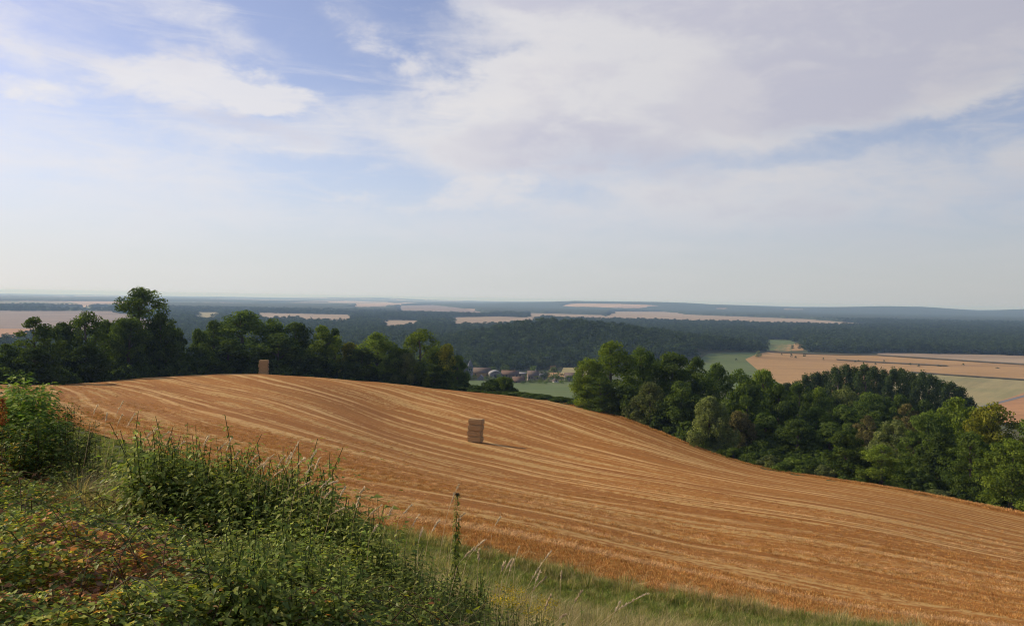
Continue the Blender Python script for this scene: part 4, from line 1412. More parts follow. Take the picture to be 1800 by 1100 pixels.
def brambles():
    g = np.random.default_rng(5)
    V, F, Cc, o = [], [], [], 0
    N = 46000
    y = np.exp(g.uniform(math.log(3.4), math.log(15.0), N * 2))
    u = g.uniform(-150, 1050, N * 2)
    keep = u < np.interp(y, [3.4, 5, 7, 9, 11, 15], [1040, 960, 800, 560, 330, 180]) + g.normal(0, 45, N * 2)
    y, u = y[keep][:N], u[keep][:N]
    x = (u - 900) / FPX * y
    n = len(x)
    depth = g.uniform(0, 1, n) ** 1.6 * 0.30
    z = near_z(x, y) + mound(x, y) - depth + 0.05
    brown = vnoise(x, y, 1.15, 77, 3) + np.interp(u, [0, 200, 420, 600], [0.30, 0.12, -0.5, -0.9]) + np.interp(y, [4, 5, 7, 9.5, 10.8, 12.5], [-0.1, 0.25, 0.0, -0.15, 0.5, -0.3])
    yel = vnoise(x, y, 0.9, 78, 2)
    # three leaflets to a leaf
    for k in range(3):
        ang = g.uniform(0, 6.28, n) if k == 0 else ang + g.uniform(0.9, 1.4, n) * (1 if k == 1 else -2)
        d = np.stack([np.cos(ang), np.sin(ang), g.normal(0.05, 0.28, n)], 1)
        nr = np.stack([g.normal(0, 0.42, n), g.normal(0, 0.42, n), np.ones(n)], 1)
        L = g.uniform(0.022, 0.058, n) * np.interp(y, [3.5, 8, 14], [0.95, 1.05, 1.3])
        v, f = leaf5(np.stack([x, y, z], 1) + d * 0.01, d, nr, L, L * g.uniform(0.55, 0.8, n))
        cg = mix_cols(g, n, GREENS, [4, 4, 2, 3], 0.3)
        cw = mix_cols(g, n, WARMS, [3, 4, 1.5, 3], 0.3)
        cy = mix_cols(g, n, YELLOWS, [3, 4, 1], 0.2)
        pb = smooth01((brown - 0.15) / 0.8) * 0.75 + 0.05
        c = np.where((g.uniform(0, 1, n) < pb)[:, None], cw, cg)
        c = np.where((g.uniform(0, 1, n) < 0.05 + 0.16 * smooth01(yel))[:, None], cy, c)
        V.append(v); F.append(f + o); Cc.append(np.repeat(c, 5, 0)); o += len(v)
    obj('bramble_carpet', mesh_np('bramble_carpet', np.vstack(V), np.vstack(F), M_LEAF, {'lcol': np.vstack(Cc)}), kind='stuff', label='low tangle of green and red-brown bramble leaves on the near bank')
    # canes and dry stems among them
    parts, cols = [], []
    for k in range(420):
        yy = math.exp(g.uniform(math.log(3.8), math.log(12)))
        uu = g.uniform(-100, np.interp(yy, [3.4, 5, 7, 9, 12], [1000, 900, 760, 520, 280]))
        xx = (uu - 900) / FPX * yy
        a = g.uniform(0, 6.28); ln = g.uniform(0.15, 0.55)
        tt = np.linspace(0, 1, 5)
        px = xx + np.cos(a) * ln * tt; py = yy + np.sin(a) * ln * tt
        pz = near_z(px, py) + mound(px, py) + 0.02 + 0.10 * np.sin(np.pi * tt) * g.uniform(0.0, 1.2)
        parts.append(tube(np.stack([px, py, pz], 1), np.full(5, g.uniform(0.0012, 0.003)), 4))
        cols.append(np.repeat([[(0.16, 0.085, 0.05), (0.34, 0.27, 0.17), (0.10, 0.055, 0.035), (0.45, 0.38, 0.27)][g.integers(0, 4)]], 20, 0))
    LV, LF, LC, lo_ = [], [], [], 0
    for k in range(120):                               # arching shoots with leaves
        yy = math.exp(g.uniform(math.log(4.4), math.log(11)))
        uu = g.uniform(-60, np.interp(yy, [4.4, 5, 7, 9, 12], [900, 860, 740, 460, 260]))
        xx = (uu - 900) / FPX * yy
        a = g.uniform(0, 6.28); ln = g.uniform(0.4, 1.1); rise = g.uniform(0.12, 0.42)
        tt = np.linspace(0, 1, 9)
        px = xx + np.cos(a) * ln * tt; py = yy + np.sin(a) * ln * tt
        pz = near_z(px, py) + mound(px, py) + rise * np.sin(np.pi * tt ** 0.8)
        path = np.stack([px, py, pz], 1)
        parts.append(tube(path, np.linspace(0.0035, 0.0015, 9), 4))
        cols.append(np.repeat([[(0.20, 0.11, 0.06), (0.16, 0.17, 0.06), (0.14, 0.07, 0.045)][g.integers(0, 3)]], 36, 0))
        m = int(ln * 26)
        t_ = g.uniform(0.1, 1, m)
        b_ = np.stack([np.interp(t_, tt, path[:, i]) for i in range(3)], 1)
        aa = g.uniform(0, 6.28, m)
        L_ = g.uniform(0.03, 0.058, m)
        lv, lf = leaf5(b_, np.stack([np.cos(aa), np.sin(aa), g.uniform(-0.4, 0.3, m)], 1), np.stack([g.normal(0, 0.35, m), g.normal(0, 0.35, m), np.ones(m)], 1), L_, L_ * 0.62)
        LV.append(lv); LF.append(lf + lo_); lo_ += len(lv)
        LC.append(np.repeat(mix_cols(g, m, GREENS + WARMS[:2] + YELLOWS[:1], [4, 4, 2, 4, 1, 1, 1], 0.25), 5, 0))
    obj('bramble_shoots', mesh_np('bramble_shoots', np.vstack(LV), np.vstack(LF), M_LEAF, {'lcol': np.vstack(LC)}), kind='stuff', label='leaves along arching bramble shoots over the bank')
    v, f = join(parts)
    obj('bramble_canes', mesh_np('bramble_canes', v, f, M_BLADE, {'lcol': np.vstack(cols)}), kind='stuff', label='thin brown and straw-coloured stems lying over the brambles')


brambles()


def nettle_parts(seed, h=1.2, nodes=13, leaf=0.085, spread=0.9, tassel=True, green=None, dens=2):
    """stem mesh data and leaf mesh data of one nettle-like plant"""
    g = np.random.default_rng(seed)
    tt = np.linspace(0, 1, 9)
    lean = g.normal(0, 0.05, 2)
    path = np.stack([lean[0] * h * tt ** 2 + 0.015 * np.sin(tt * 7 + seed), lean[1] * h * tt ** 2, h * tt], 1)
    sv, sf = tube(path, np.linspace(0.005, 0.0018, 9), 5)
    B, D, Nn, Ls = [], [], [], []
    for k in range(nodes):
        t_ = 0.16 + 0.83 * (k / (nodes - 1)) ** 0.92
        p = np.array([np.interp(t_, tt, path[:, i]) for i in range(3)])
        a0 = (k % 2) * math.pi / 2 + g.normal(0, 0.3)
        sz = leaf * (1.05 - 0.72 * t_ ** 2.2)
        for s in (0, math.pi):
            for extra in range(dens if t_ < 0.9 else 1):
                a = a0 + s + g.normal(0, 0.35)
                el = g.uniform(-0.25, 0.45) - 0.25 * (1 - t_)
                d = np.array([math.cos(a), math.sin(a), el])
                off = (0.012 + extra * g.uniform(0.03, 0.09) * spread)
                B.append(p + d * off + np.array([0, 0, -0.02 * extra])); D.append(d); Nn.append([g.normal(0, 0.25), g.normal(0, 0.25), 1.0]); Ls.append(sz * g.uniform(0.7, 1.15) * (1 if extra == 0 else 0.75))
        if tassel and 0.5 < t_ < 0.98:
            for q in range(5):
                a = g.uniform(0, 6.28)
                d = np.array([math.cos(a), math.sin(a), -0.7])
                B.append(p); D.append(d); Nn.append([0, 0, 1]); Ls.append(0.032 * g.uniform(0.6, 1.2))
    B, D, Nn, Ls = np.array(B), np.array(D), np.array(Nn, float), np.array(Ls)
    v, f = leaf5(B, D, Nn, Ls, Ls * np.where(Ls > 0.035, 0.5, 0.28), 0.10, 0.28)
    c = mix_cols(g, len(B), green or [(0.165, 0.215, 0.042), (0.23, 0.275, 0.055), (0.31, 0.33, 0.075), (0.10, 0.14, 0.032)], [4, 5, 4, 2], 0.2)
    return (sv, sf), (v, f), np.repeat(c, 5, 0)


def plain_leaf_mesh(name, v, f, c):
    return mesh_np(name, v, f, M_LEAF, {'lcol': c})


M_STEM = surface('green_stem', lambda t: ((0.12, 0.15, 0.045), None, 0, 0), 0.7)
M_STEM_D = surface('dark_reddish_stem', lambda t: ((0.07, 0.055, 0.03), None, 0, 0), 0.7)


def weed_mass():
    """the uncountable mass of nettles and leafy weeds on the shoulder of the bank"""
    protos = []
    for k in range(7):
        (sv, sf), (v, f), c = nettle_parts(200 + k, [0.75, 0.9, 0.65, 0.8, 0.55, 0.6, 0.7][k], [13, 14, 12, 13, 12, 13, 13][k], [0.095, 0.10, 0.085, 0.11, 0.07, 0.06, 0.065][k], tassel=k < 4, dens=4, spread=1.5)
        quads = np.vstack([sf[:, [0, 1, 2]], sf[:, [0, 2, 3]]])
        vv = np.vstack([v, sv]); ff = np.vstack([f, quads + len(v)])
        protos.append(plain_leaf_mesh('weed', vv, ff, np.vstack([c, np.repeat([[0.07, 0.09, 0.03]], len(sv), 0)])))
    g = np.random.default_rng(9)
    P, S, K = [], [], []
    # (u0, v-free) bands of the bank: column range, depth range, how many, height factor
    for (u0, u1, y0, y1, n, s0, s1, ks) in [(240, 420, 8.2, 10.4, 330, 1.0, 1.6, (0, 1, 2, 3)), (380, 640, 7.4, 9.4, 480, 1.15, 1.75, (0, 1, 2, 3)), (580, 860, 6.6, 8.4, 480, 0.95, 1.45, (0, 1, 2, 3)),
                                            (380, 760, 4.7, 7.2, 560, 0.7, 1.2, (0, 2, 3, 4)), (740, 960, 4.8, 7.0, 380, 0.6, 1.0, (2, 4, 5, 6)), (90, 300, 9.2, 12.6, 460, 0.7, 1.2, (4, 5, 6, 2)), (860, 1080, 5.6, 8.0, 170, 0.4, 0.7, (4, 5, 6))]:
        u = g.uniform(u0, u1, n); y = g.uniform(y0, y1, n)
        x = (u - 900) / FPX * y
        P.append(np.stack([x, y, near_z(x, y) - 0.03], 1))
        s = g.uniform(s0, s1, n) * (0.82 + 0.42 * np.clip(vnoise(x, y, 0.9, 12), -0.9, 0.9))
        s = np.where(vnoise(x, y, 0.55, 15, 2) < -0.55, s * 0.35, s)
        S.append(np.stack([s, s, s], 1))
        K.append(np.array(ks)[g.integers(0, len(ks), n)])
    P, S, K = np.vstack(P), np.vstack(S), np.concatenate(K)
    rot = np.stack([g.normal(0.0, 0.10, len(P)), g.normal(0.0, 0.10, len(P)), g.uniform(0, 6.28, len(P))], 1)
    scatter('weeds', P, rot, S, K, protos, 'dense green nettles and leafy weeds on the shoulder of the bank')


weed_mass()

# tall plants that stand out above the mass
G_N = 'tall weeds rising above the bank'
for (u, vt, y, seed, nodes, leaf, label, dark) in [
    (335, 736, 9.4, 301, 18, 0.085, 'tallest nettle of the left clump, its tip high over the stubble', True),
    (318, 772, 9.2, 302, 15, 0.10, 'leafy nettle just left of the tallest one', True),
    (392, 765, 9.6, 303, 14, 0.085, 'bending nettle right of the tallest one', False),
    (372, 790, 9.3, 304, 13, 0.085, 'leafy nettle between the tallest and the bending one', False),
    (302, 800, 9.2, 305, 13, 0.08, 'shorter nettle at the left side of the left clump', False),
    (245, 752, 10.6, 306, 10, 0.06, 'thin weed with a leafy tip before the left tramlines', False),
    (512, 832, 8.2, 307, 14, 0.06, 'slim weed above the middle of the bank', False),
    (610, 895, 7.6, 308, 9, 0.10, 'nettle with large drooping leaves in the middle of the bank', True),
    (682, 872, 8.0, 309, 13, 0.065, 'slim leafy spire left of the tall green spire', False),
    (745, 950, 7.4, 311, 9, 0.09, 'low leafy weed left of the tall green spire', False),
    (790, 955, 7.4, 312, 9, 0.09, 'leafy weed at the foot of the tall green spire', True),
    (1035, 1042, 9.6, 313, 8, 0.05, 'thin thistle standing in the grass of the bank', False),
    (62, 702, 12.2, 314, 9, 0.06, 'dull weed beside the elder bush at the left edge', False),
]:
    x = ux(u, y); z0 = gz1(x, y)
    h = at(u, vt, y)[2] - z0
    (sv, sf), (v, f), c = nettle_parts(seed, h, nodes, leaf)
    root = bpy.data.objects.new('tall_nettle', None); C.objects.link(root)
    root.location = (x, y, z0 - 0.02)
    tag(root, label, 'weed', G_N)
    obj('stem', mesh_np('stem', sv, sf, M_STEM_D if dark else M_STEM), root)
    obj('foliage', plain_leaf_mesh('foliage', v, f, c), root, kind='stuff')


def spire(u, vt, y):
    """mugwort-like spire: narrow column of small hanging leaves with a tuft on top"""
    g = np.random.default_rng(330)
    x = ux(u, y); z0 = gz1(x, y); h = at(u, vt, y)[2] - z0
    root = bpy.data.objects.new('tall_spire_weed', None); C.objects.link(root)
    root.location = (x, y, z0 - 0.02)
    tag(root, 'tall narrow green spire with a dark tuft on top before the stubble', 'weed', G_N)
    tt = np.linspace(0, 1, 10)
    path = np.stack([-0.10 * (1 - tt) ** 1.5 + 0.012 * np.sin(5 * tt), 0 * tt, h * tt], 1)
    obj('stem', mesh_np('stem', *tube(path, np.linspace(0.006, 0.002, 10), 5), M_STEM_D), root)
    n = 420
    t_ = 1 - g.uniform(0, 1, n) ** 1.3 * 0.62
    p = np.stack([np.interp(t_, tt, path[:, k]) for k in range(3)], 1)
    a = g.uniform(0, 6.28, n)
    d = np.stack([np.cos(a), np.sin(a), g.uniform(-0.9, 0.5, n)], 1)
    L = g.uniform(0.03, 0.072, n) * np.interp(t_, [0.4, 0.75, 1], [1.15, 1.0, 0.45])
    v, f = leaf5(p + d * 0.012 * g.uniform(0.3, 1.4, (n, 1)), d, np.tile([[0, 0, 1.0]], (n, 1)), L, L * 0.36, 0.1, 0.3)
    obj('foliage', plain_leaf_mesh('foliage', v, f, np.repeat(mix_cols(g, n, GREENS, [3, 5, 3, 3]), 5, 0)), root, kind='stuff')
    n = 60
    d = unit(g.normal(size=(n, 3)) + np.array([0, 0, 0.4]))
    v, f = leaf5(np.tile(path[-1], (n, 1)), d, g.normal(size=(n, 3)), np.full(n, 0.028), np.full(n, 0.009))
    obj('flower_head', plain_leaf_mesh('flower_head', v, f, np.repeat(mix_cols(g, n, [(0.07, 0.065, 0.06), (0.12, 0.11, 0.10)], [1, 1]), 5, 0)), root, kind='stuff')


spire(812, 866, 8.0)

# dry grass stalks, each with a seed head: base and tip as seen, at a depth in metres
STALKS = [(184, 752, 188, 727, 10.6), (200, 742, 217, 705, 10.6), (203, 757, 215, 729, 10.4), (217, 765, 237, 728, 10.2), (246, 785, 277, 753, 9.8), (252, 778, 264, 760, 9.8), (271, 779, 296, 760, 9.8), (236, 802, 268, 788, 9.6),
          (394, 812, 406, 772, 9.2), (405, 822, 420, 793, 9.0), (456, 850, 470, 806, 8.6), (494, 832, 512, 797, 8.6), (500, 836, 524, 779, 8.6), (511, 832, 534, 807, 8.4), (540, 822, 556, 792, 8.4), (518, 864, 545, 847, 8.2), (567, 856, 590, 846, 8.0),
          (628, 875, 640, 858, 8.0), (622, 906, 632, 876, 7.8), (562, 888, 579, 865, 8.0), (700, 915, 722, 889, 7.8), (783, 915, 806, 853, 7.8), (797, 930, 815, 903, 7.6), (865, 935, 879, 910, 8.2), (649, 946, 662, 924, 7.4),
          (804, 994, 832, 964, 7.0), (876, 1020, 888, 988, 7.0), (883, 1014, 898, 985, 7.0), (890, 1024, 903, 985, 7.0), (840, 1004, 842, 966, 7.2), (917, 1055, 968, 970, 7.0), (920, 1060, 962, 1013, 7.0), (950, 1094, 968, 1047, 6.6),
          (977, 1094, 993, 1080, 6.8), (985, 1032, 987, 1006, 8.0), (1052, 1098, 1140, 1042, 6.8), (440, 838, 462, 815, 8.8), (470, 846, 496, 826, 8.6), (580, 905, 604, 893, 7.6), (905, 985, 912, 962, 8.6), (530, 845, 549, 818, 8.4), (735, 955, 742, 930, 7.4)]
STALKS += [(352, 800, 366, 768, 9.2), (372, 806, 398, 778, 9.0), (428, 830, 452, 800, 8.8), (448, 836, 480, 800, 8.6), (478, 838, 500, 802, 8.6), (546, 846, 562, 806, 8.4), (552, 872, 580, 842, 8.2), (590, 890, 606, 858, 8.0), (640, 918, 668, 890, 7.8), (676, 925, 690, 892, 7.8), (716, 942, 736, 905, 7.6), (752, 950, 772, 915, 7.4), (300, 806, 322, 778, 9.4), (284, 800, 300, 768, 9.6), (160, 742, 172, 712, 10.8), (936, 1040, 950, 1004, 7.4), (1002, 1075, 1022, 1040, 7.2), (1075, 1090, 1090, 1058, 7.6), (820, 985, 850, 950, 7.2)]
STALKS.sort(key=lambda s: s[2])
STRAWC = [(0.56, 0.44, 0.27), (0.62, 0.50, 0.33), (0.48, 0.37, 0.22)]
def hay_mat():
    m, t = material('dry_straw_stalk')
    col = t.mix(t.n('ShaderNodeObjectInfo').outputs['Random'], (0.62, 0.48, 0.30), (0.78, 0.66, 0.46))
    d = t.n('ShaderNodeBsdfDiffuse'); t.put(d.inputs[0], col)
    tr = t.n('ShaderNodeBsdfTranslucent'); t.put(tr.inputs[0], col)
    mx = t.n('ShaderNodeMixShader'); mx.inputs[0].default_value = 0.5
    t.t.links.new(d.outputs[0], mx.inputs[1]); t.t.links.new(tr.outputs[0], mx.inputs[2])
    t.t.links.new(mx.outputs[0], t.n('ShaderNodeOutputMaterial').inputs[0])
    return m


M_HAY = hay_mat()


def nth(k):
    return '%d%s' % (k, 'th' if 10 <= k % 100 <= 20 else {1: 'st', 2: 'nd', 3: 'rd'}.get(k % 10, 'th'))


for k, (u0, v0, u1, v1, y) in enumerate(STALKS):
    y *= 0.93 if u1 < 860 else 0.96
    g = np.random.default_rng(400 + k)
    a, b = np.array(at(u0, v0, y)), np.array(at(u1, v1, y + g.uniform(-0.15, 0.15)))
    d = b - a
    foot = np.array([a[0] - d[0] * 1.6, a[1] + 0.05, 0.0]); foot[2] = gz1(foot[0], foot[1])
    tt = np.linspace(0, 1, 12)[:, None]
    ctl = a + np.array([-d[0] * 0.05, 0, d[2] * 0.12])
    low = foot * (1 - tt) + a * tt
    up = a * (1 - tt) ** 2 + 2 * (a + d * 0.5 + np.array([-d[0] * 0.10, 0, abs(d[2]) * 0.08])) * tt * (1 - tt) + b * tt ** 2
    path = np.vstack([low[::3][:-1], up])
    rad = np.concatenate([np.full(len(path) - 12, 0.0012), np.linspace(0.0014, 0.0024, 12)])
    root = bpy.data.objects.new('dry_grass_stalk', None); C.objects.link(root)
    root.location = tuple(foot)
    tag(root, 'straw-coloured dry grass stalk with seed head, %s from the left above the bank' % nth(k + 1), 'grass stalk', 'dry grass stalks above the bank')
    obj('stem', mesh_np('stem', *tube(path - foot, rad, 4), M_HAY), root)
    # seed head: closely set spikelets along the upper part
    n = 46
    t_ = g.uniform(0.42, 1.0, n)[:, None]
    p = a * (1 - t_) ** 2 + 2 * (a + d * 0.5 + np.array([-d[0] * 0.10, 0, abs(d[2]) * 0.08])) * t_ * (1 - t_) + b * t_ ** 2
    dd = unit(np.tile(unit(d[None]), (n, 1)) + g.normal(0, 0.22, (n, 3)))
    L = g.uniform(0.022, 0.038, n)
    v, f = leaf5(p - foot, dd, g.normal(size=(n, 3)), L, L * 0.32)
    obj('seed_head', mesh_np('seed_head', v, f, M_HAY), root, kind='stuff')


# grass: tufts of blades
def tuft(seed, n, h, lean, width, cols, probs, radius=0.09, mat=None):
    g = np.random.default_rng(seed)
    a = g.uniform(0, 6.28, n); r = radius * np.sqrt(g.uniform(0, 1, n))
    base = np.stack([r * np.cos(a), r * np.sin(a), np.zeros(n)], 1)
    az = a + g.normal(0, 0.8, n)
    H = h * g.uniform(0.45, 1.15, n); B = lean * H * g.uniform(0.2, 1.3, n)
    out = np.stack([np.cos(az), np.sin(az), np.zeros(n)], 1)
    side = np.stack([-np.sin(az), np.cos(az), np.zeros(n)], 1) * (width * g.uniform(0.6, 1.2, n))[:, None]
    up = np.array([[0, 0, 1.0]])
    m = base + out * (B * 0.3)[:, None] + up * (H * 0.6)[:, None]
    t = base + out * B[:, None] + up * (H * (1 - 0.25 * lean))[:, None]
    V = np.stack([base - side, base + side, m + side * 0.8, m - side * 0.8, t], 1).reshape(-1, 3)
    o = np.arange(n)[:, None] * 5
    F = np.vstack([o + [[0, 1, 2]], o + [[0, 2, 3]], o + [[3, 2, 4]]])
    c = np.repeat(mix_cols(g, n, cols, probs), 5, 0)
    return mesh_np('tuft', V, F, mat or M_BLADE, {'lcol': c})


GG = [(0.160, 0.210, 0.043), (0.217, 0.261, 0.058), (0.116, 0.160, 0.036), (0.304, 0.275, 0.087)]
GD = [(0.425, 0.338, 0.163), (0.325, 0.275, 0.112), (0.163, 0.175, 0.050), (0.525, 0.413, 0.225)]


def grasses():
    g = np.random.default_rng(21)
    protos = [tuft(500, 46, 0.20, 0.5, 0.007, GG, [4, 4, 3, 2], 0.16), tuft(501, 46, 0.28, 0.7, 0.007, GG, [4, 4, 3, 3], 0.18), tuft(502, 40, 0.36, 0.6, 0.005, GG + GD, [2, 3, 2, 3, 2, 2, 2, 1], 0.16),
              tuft(503, 40, 0.60, 0.75, 0.004, GD, [3, 3, 3, 2], 0.15), tuft(504, 36, 0.75, 0.8, 0.004, GD, [4, 3, 2, 3], 0.14)]
    P, K, S = [], [], []

    def add(u, y, ks, s0, s1):
        x = (u - 900) / FPX * y
        n = len(u)
        P.append(np.stack([x, y, near_z(x, y) - 0.02], 1))
        K.append(np.array(ks)[g.integers(0, len(ks), n)]); s = g.uniform(s0, s1, n); S.append(np.stack([s, s, s], 1))
    # short green verge along the stubble
    n = 12000
    u = g.uniform(-60, 1700, n); y = edge_y(NEAR, u) + 0.4 - g.uniform(0, 1, n) * np.interp(u, [0, 400, 900, 1500], [30, 14, 11, 8])
    add(u, y, (0, 0, 1, 1, 2), 0.55, 1.0)
    # ragged tufts where verge and stubble meet
    n = 700
    u = g.uniform(300, 1650, n); y = edge_y(NEAR, u) + g.normal(-0.2, 0.55, n)
    add(u, y, (1, 2, 2, 3), 0.6, 1.25)
    n = 420
    u = g.uniform(700, 1650, n); y = edge_y(NEAR, u) - g.uniform(0.5, 9, n)
    add(u, y, (2, 2, 3), 0.5, 0.8)
    # longer and drier on the bank
    n = 3600
    u = g.uniform(760, 1640, n); y = g.uniform(7.0, 19.0, n)
    keep = y > np.interp(u, [760, 900, 1100, 1500], [10.0, 8.0, 7.0, 8.0])
    add(u[keep], y[keep], (1, 1, 2, 2, 2, 3, 3), 0.6, 1.0)
    n = 1500
    u = g.uniform(100, 800, n); y = g.uniform(11.0, 26.0, n)
    add(u, y, (1, 2, 2, 3), 0.7, 1.1)
    # dry tufts among the weeds
    n = 520
    u = g.uniform(120, 940, n); y = np.interp(u, [120, 300, 500, 940], [10.8, 9.6, 8.0, 6.6]) + g.normal(0, 0.9, n)
    add(u, y, (2, 3, 3, 4), 0.5, 0.95)
    n = 260
    u = g.uniform(130, 290, n); y = g.uniform(8.6, 11.2, n)
    add(u, y, (3, 3, 4), 0.6, 1.0)
    P, K, S = np.vstack(P), np.concatenate(K), np.vstack(S)
    rot = np.stack([g.normal(0, 0.08, len(P)), g.normal(0.06, 0.10, len(P)), g.uniform(0, 6.28, len(P))], 1)
    scatter('grass', P, rot, S, K, protos, 'green and straw-coloured grass on the bank and along the stubble')


grasses()


def stubble_stalks():
    g = np.random.default_rng(31)
    SB = [(0.50, 0.265, 0.085), (0.44, 0.215, 0.065), (0.58, 0.34, 0.13), (0.36, 0.165, 0.05)]
    protos = [tuft(600 + k, 30, 0.11, 0.45, 0.006, SB, [4, 4, 2, 2], 0.22, M_STUB) for k in range(3)]
    lay = [(0.58, 0.345, 0.15), (0.64, 0.40, 0.20)]
    protos.append(tuft(610, 26, 0.16, 2.2, 0.006, lay, [1, 1], 0.3, M_STUB))
    n = 34000
    u = g.uniform(60, 1960, n)
    y = edge_y(NEAR, u) * np.exp(g.uniform(0, 1, n) * g.uniform(0.1, 1, n) * 1.25)
    x = (u - 900) / FPX * y
    s_ = row_s(x, y)
    band = vnoise(s_, (x - y) * 0.02, 1.1, 51, 2)
    keep = band > -0.55
    u, x, y, band = u[keep], x[keep], y[keep], band[keep]
    n = len(x)
    K = np.where((band > 0.55) & (g.uniform(0, 1, n) < 0.6), 3, g.integers(0, 3, n))
    s = g.uniform(0.7, 1.15, n)
    # dry fringe left standing along the far edge
    m = 2600
    uf = g.uniform(950, 1880, m); yf = edge_y(FAR, uf) + g.uniform(-0.6, 1.4, m)
    xf = (uf - 900) / FPX * yf
    x, y = np.concatenate([x, xf]), np.concatenate([y, yf]); K = np.concatenate([K, g.integers(0, 3, m)]); s = np.concatenate([s, g.uniform(2.2, 4.2, m) * np.interp(uf, [950, 1060, 1300, 1700, 1800], [0.3, 1, 0.6, 0.7, 1])])
    P = np.stack([x, y, gz(x, y) + 0.02], 1)
    rot = np.zeros_like(P); rot[:, 2] = g.uniform(0, 6.28, len(P))
    scatter('stubble', P, rot, np.stack([s, s, s], 1), K, protos, 'short orange-gold cut stalks and loose straw on the field')


stubble_stalks()


# bushes at the left edge
def leafy_bush(name, u, vt, y, wpx, leaf, n, cols, probs, label, seed, depth=1.0, stem=M_STEM_D):
    g = np.random.default_rng(seed)
    x = ux(u, y); z0 = gz1(x, y); h = at(u, vt, y)[2] - z0; w = wpx / FPX * y
    root = bpy.data.objects.new(name, None); C.objects.link(root)
    root.location = (x, y, z0 - 0.03)
    tag(root, label, 'bush', 'bushes at the left edge of the bank')
    shoots = 26
    parts, B, D, Nn = [], [], [], []
    for k in range(shoots):
        a = g.uniform(0, 6.28); r = math.sqrt(g.uniform(0, 1)) * w / 2
        hh = h * g.uniform(0.55, 1.0) * (1 - 0.35 * (r / (w / 2)) ** 2)
        tip = np.array([r * math.cos(a), r * math.sin(a) * depth, hh])
        tt = np.linspace(0, 1, 6)[:, None]
        st = np.array([tip[0] * 0.35, tip[1] * 0.35, 0])
        path = st * (1 - tt) ** 2 + 2 * np.array([tip[0] * 0.7, tip[1] * 0.7, hh * 0.6]) * tt * (1 - tt) + tip * tt ** 2
        parts.append(tube(path, np.linspace(0.009, 0.002, 6), 5))
        m = n // shoots
        t_ = g.uniform(0.15, 1.0, m) ** 0.8
        p = np.stack([np.interp(t_, tt[:, 0], path[:, i]) for i in range(3)], 1)
        aa = g.uniform(0, 6.28, m)
        d = np.stack([np.cos(aa), np.sin(aa), g.uniform(-0.35, 0.45, m)], 1)
        B.append(p + d * g.uniform(0.01, 0.20, (m, 1)) * w * 0.5); D.append(d); Nn.append(np.stack([g.normal(0, 0.3, m), g.normal(0, 0.3, m), np.ones(m)], 1))
    v, f = join(parts)
    obj('stems', mesh_np('stems', v, f, stem), root)
    B, D, Nn = np.vstack(B), np.vstack(D), np.vstack(Nn)
    L = leaf * g.uniform(0.6, 1.2, len(B))
    v, f = leaf5(B, D, Nn, L, L * 0.5, 0.1, 0.25)
    c = np.repeat(mix_cols(g, len(B), cols, probs, 0.25), 5, 0)
    obj('foliage', plain_leaf_mesh('foliage', v, f, c), root, kind='stuff')


LG = [(0.125, 0.200, 0.037), (0.188, 0.263, 0.050), (0.075, 0.125, 0.027), (0.250, 0.288, 0.062)]
leafy_bush('elder_bush', 6, 644, 11.6, 190, 0.10, 5600, LG, [4, 4, 3, 1], 'light green large-leaved elder bush at the left edge', 701)
leafy_bush('elder_bush', 50, 655, 12.6, 130, 0.10, 3400, LG, [4, 4, 3, 1], 'light green elder shoot behind the large elder bush', 706)
leafy_bush('elder_bush', 70, 712, 10.8, 120, 0.10, 1300, LG, [4, 4, 3, 2], 'low light green bush right below the elder', 702)
leafy_bush('blackthorn_bush', 122, 690, 12.4, 120, 0.05, 3400, GREENS, [5, 3, 1, 4], 'dark small-leaved bush before the end of the stubble field', 703)
leafy_bush('blackthorn_bush', 165, 735, 11.4, 90, 0.05, 1800, GREENS, [4, 4, 2, 3], 'lower small-leaved bush beside the dark one', 704)
leafy_bush('blackthorn_bush', 30, 725, 10.4, 120, 0.06, 1600, LG + YELLOWS, [3, 3, 3, 1, 1, 1, 1], 'yellowish low bush under the elder at the left edge', 705)


def dock(u, vt, y):
    g = np.random.default_rng(720)
    x = ux(u, y); z0 = gz1(x, y); h = at(u, vt, y)[2] - z0
    root = bpy.data.objects.new('dock_plant', None); C.objects.link(root)
    root.location = (x, y, z0)
    tag(root, 'rust-red dock seed spike at the left edge of the picture', 'weed')
    path = np.stack([0 * np.linspace(0, 1, 6), 0 * np.linspace(0, 1, 6), np.linspace(0, h, 6)], 1)
    obj('stem', mesh_np('stem', *tube(path, np.linspace(0.006, 0.002, 6), 5), M_STEM_D), root)
    n = 500
    t_ = g.uniform(0.72, 1, n)
    a = g.uniform(0, 6.28, n); r = g.uniform(0, 0.05, n) * (1.25 - t_) * 3
    p = np.stack([r * np.cos(a), r * np.sin(a), h * t_], 1)
    L = g.uniform(0.012, 0.024, n)
    v, f = leaf5(p, g.normal(size=(n, 3)), g.normal(size=(n, 3)), L, L * 0.8)
    obj('seed_spike', plain_leaf_mesh('seed_spike', v, f, np.repeat(mix_cols(g, n, [(0.34, 0.10, 0.03), (0.24, 0.07, 0.025), (0.40, 0.17, 0.05)], [2, 2, 1]), 5, 0)), root, kind='stuff')


dock(5, 700, 9.6)


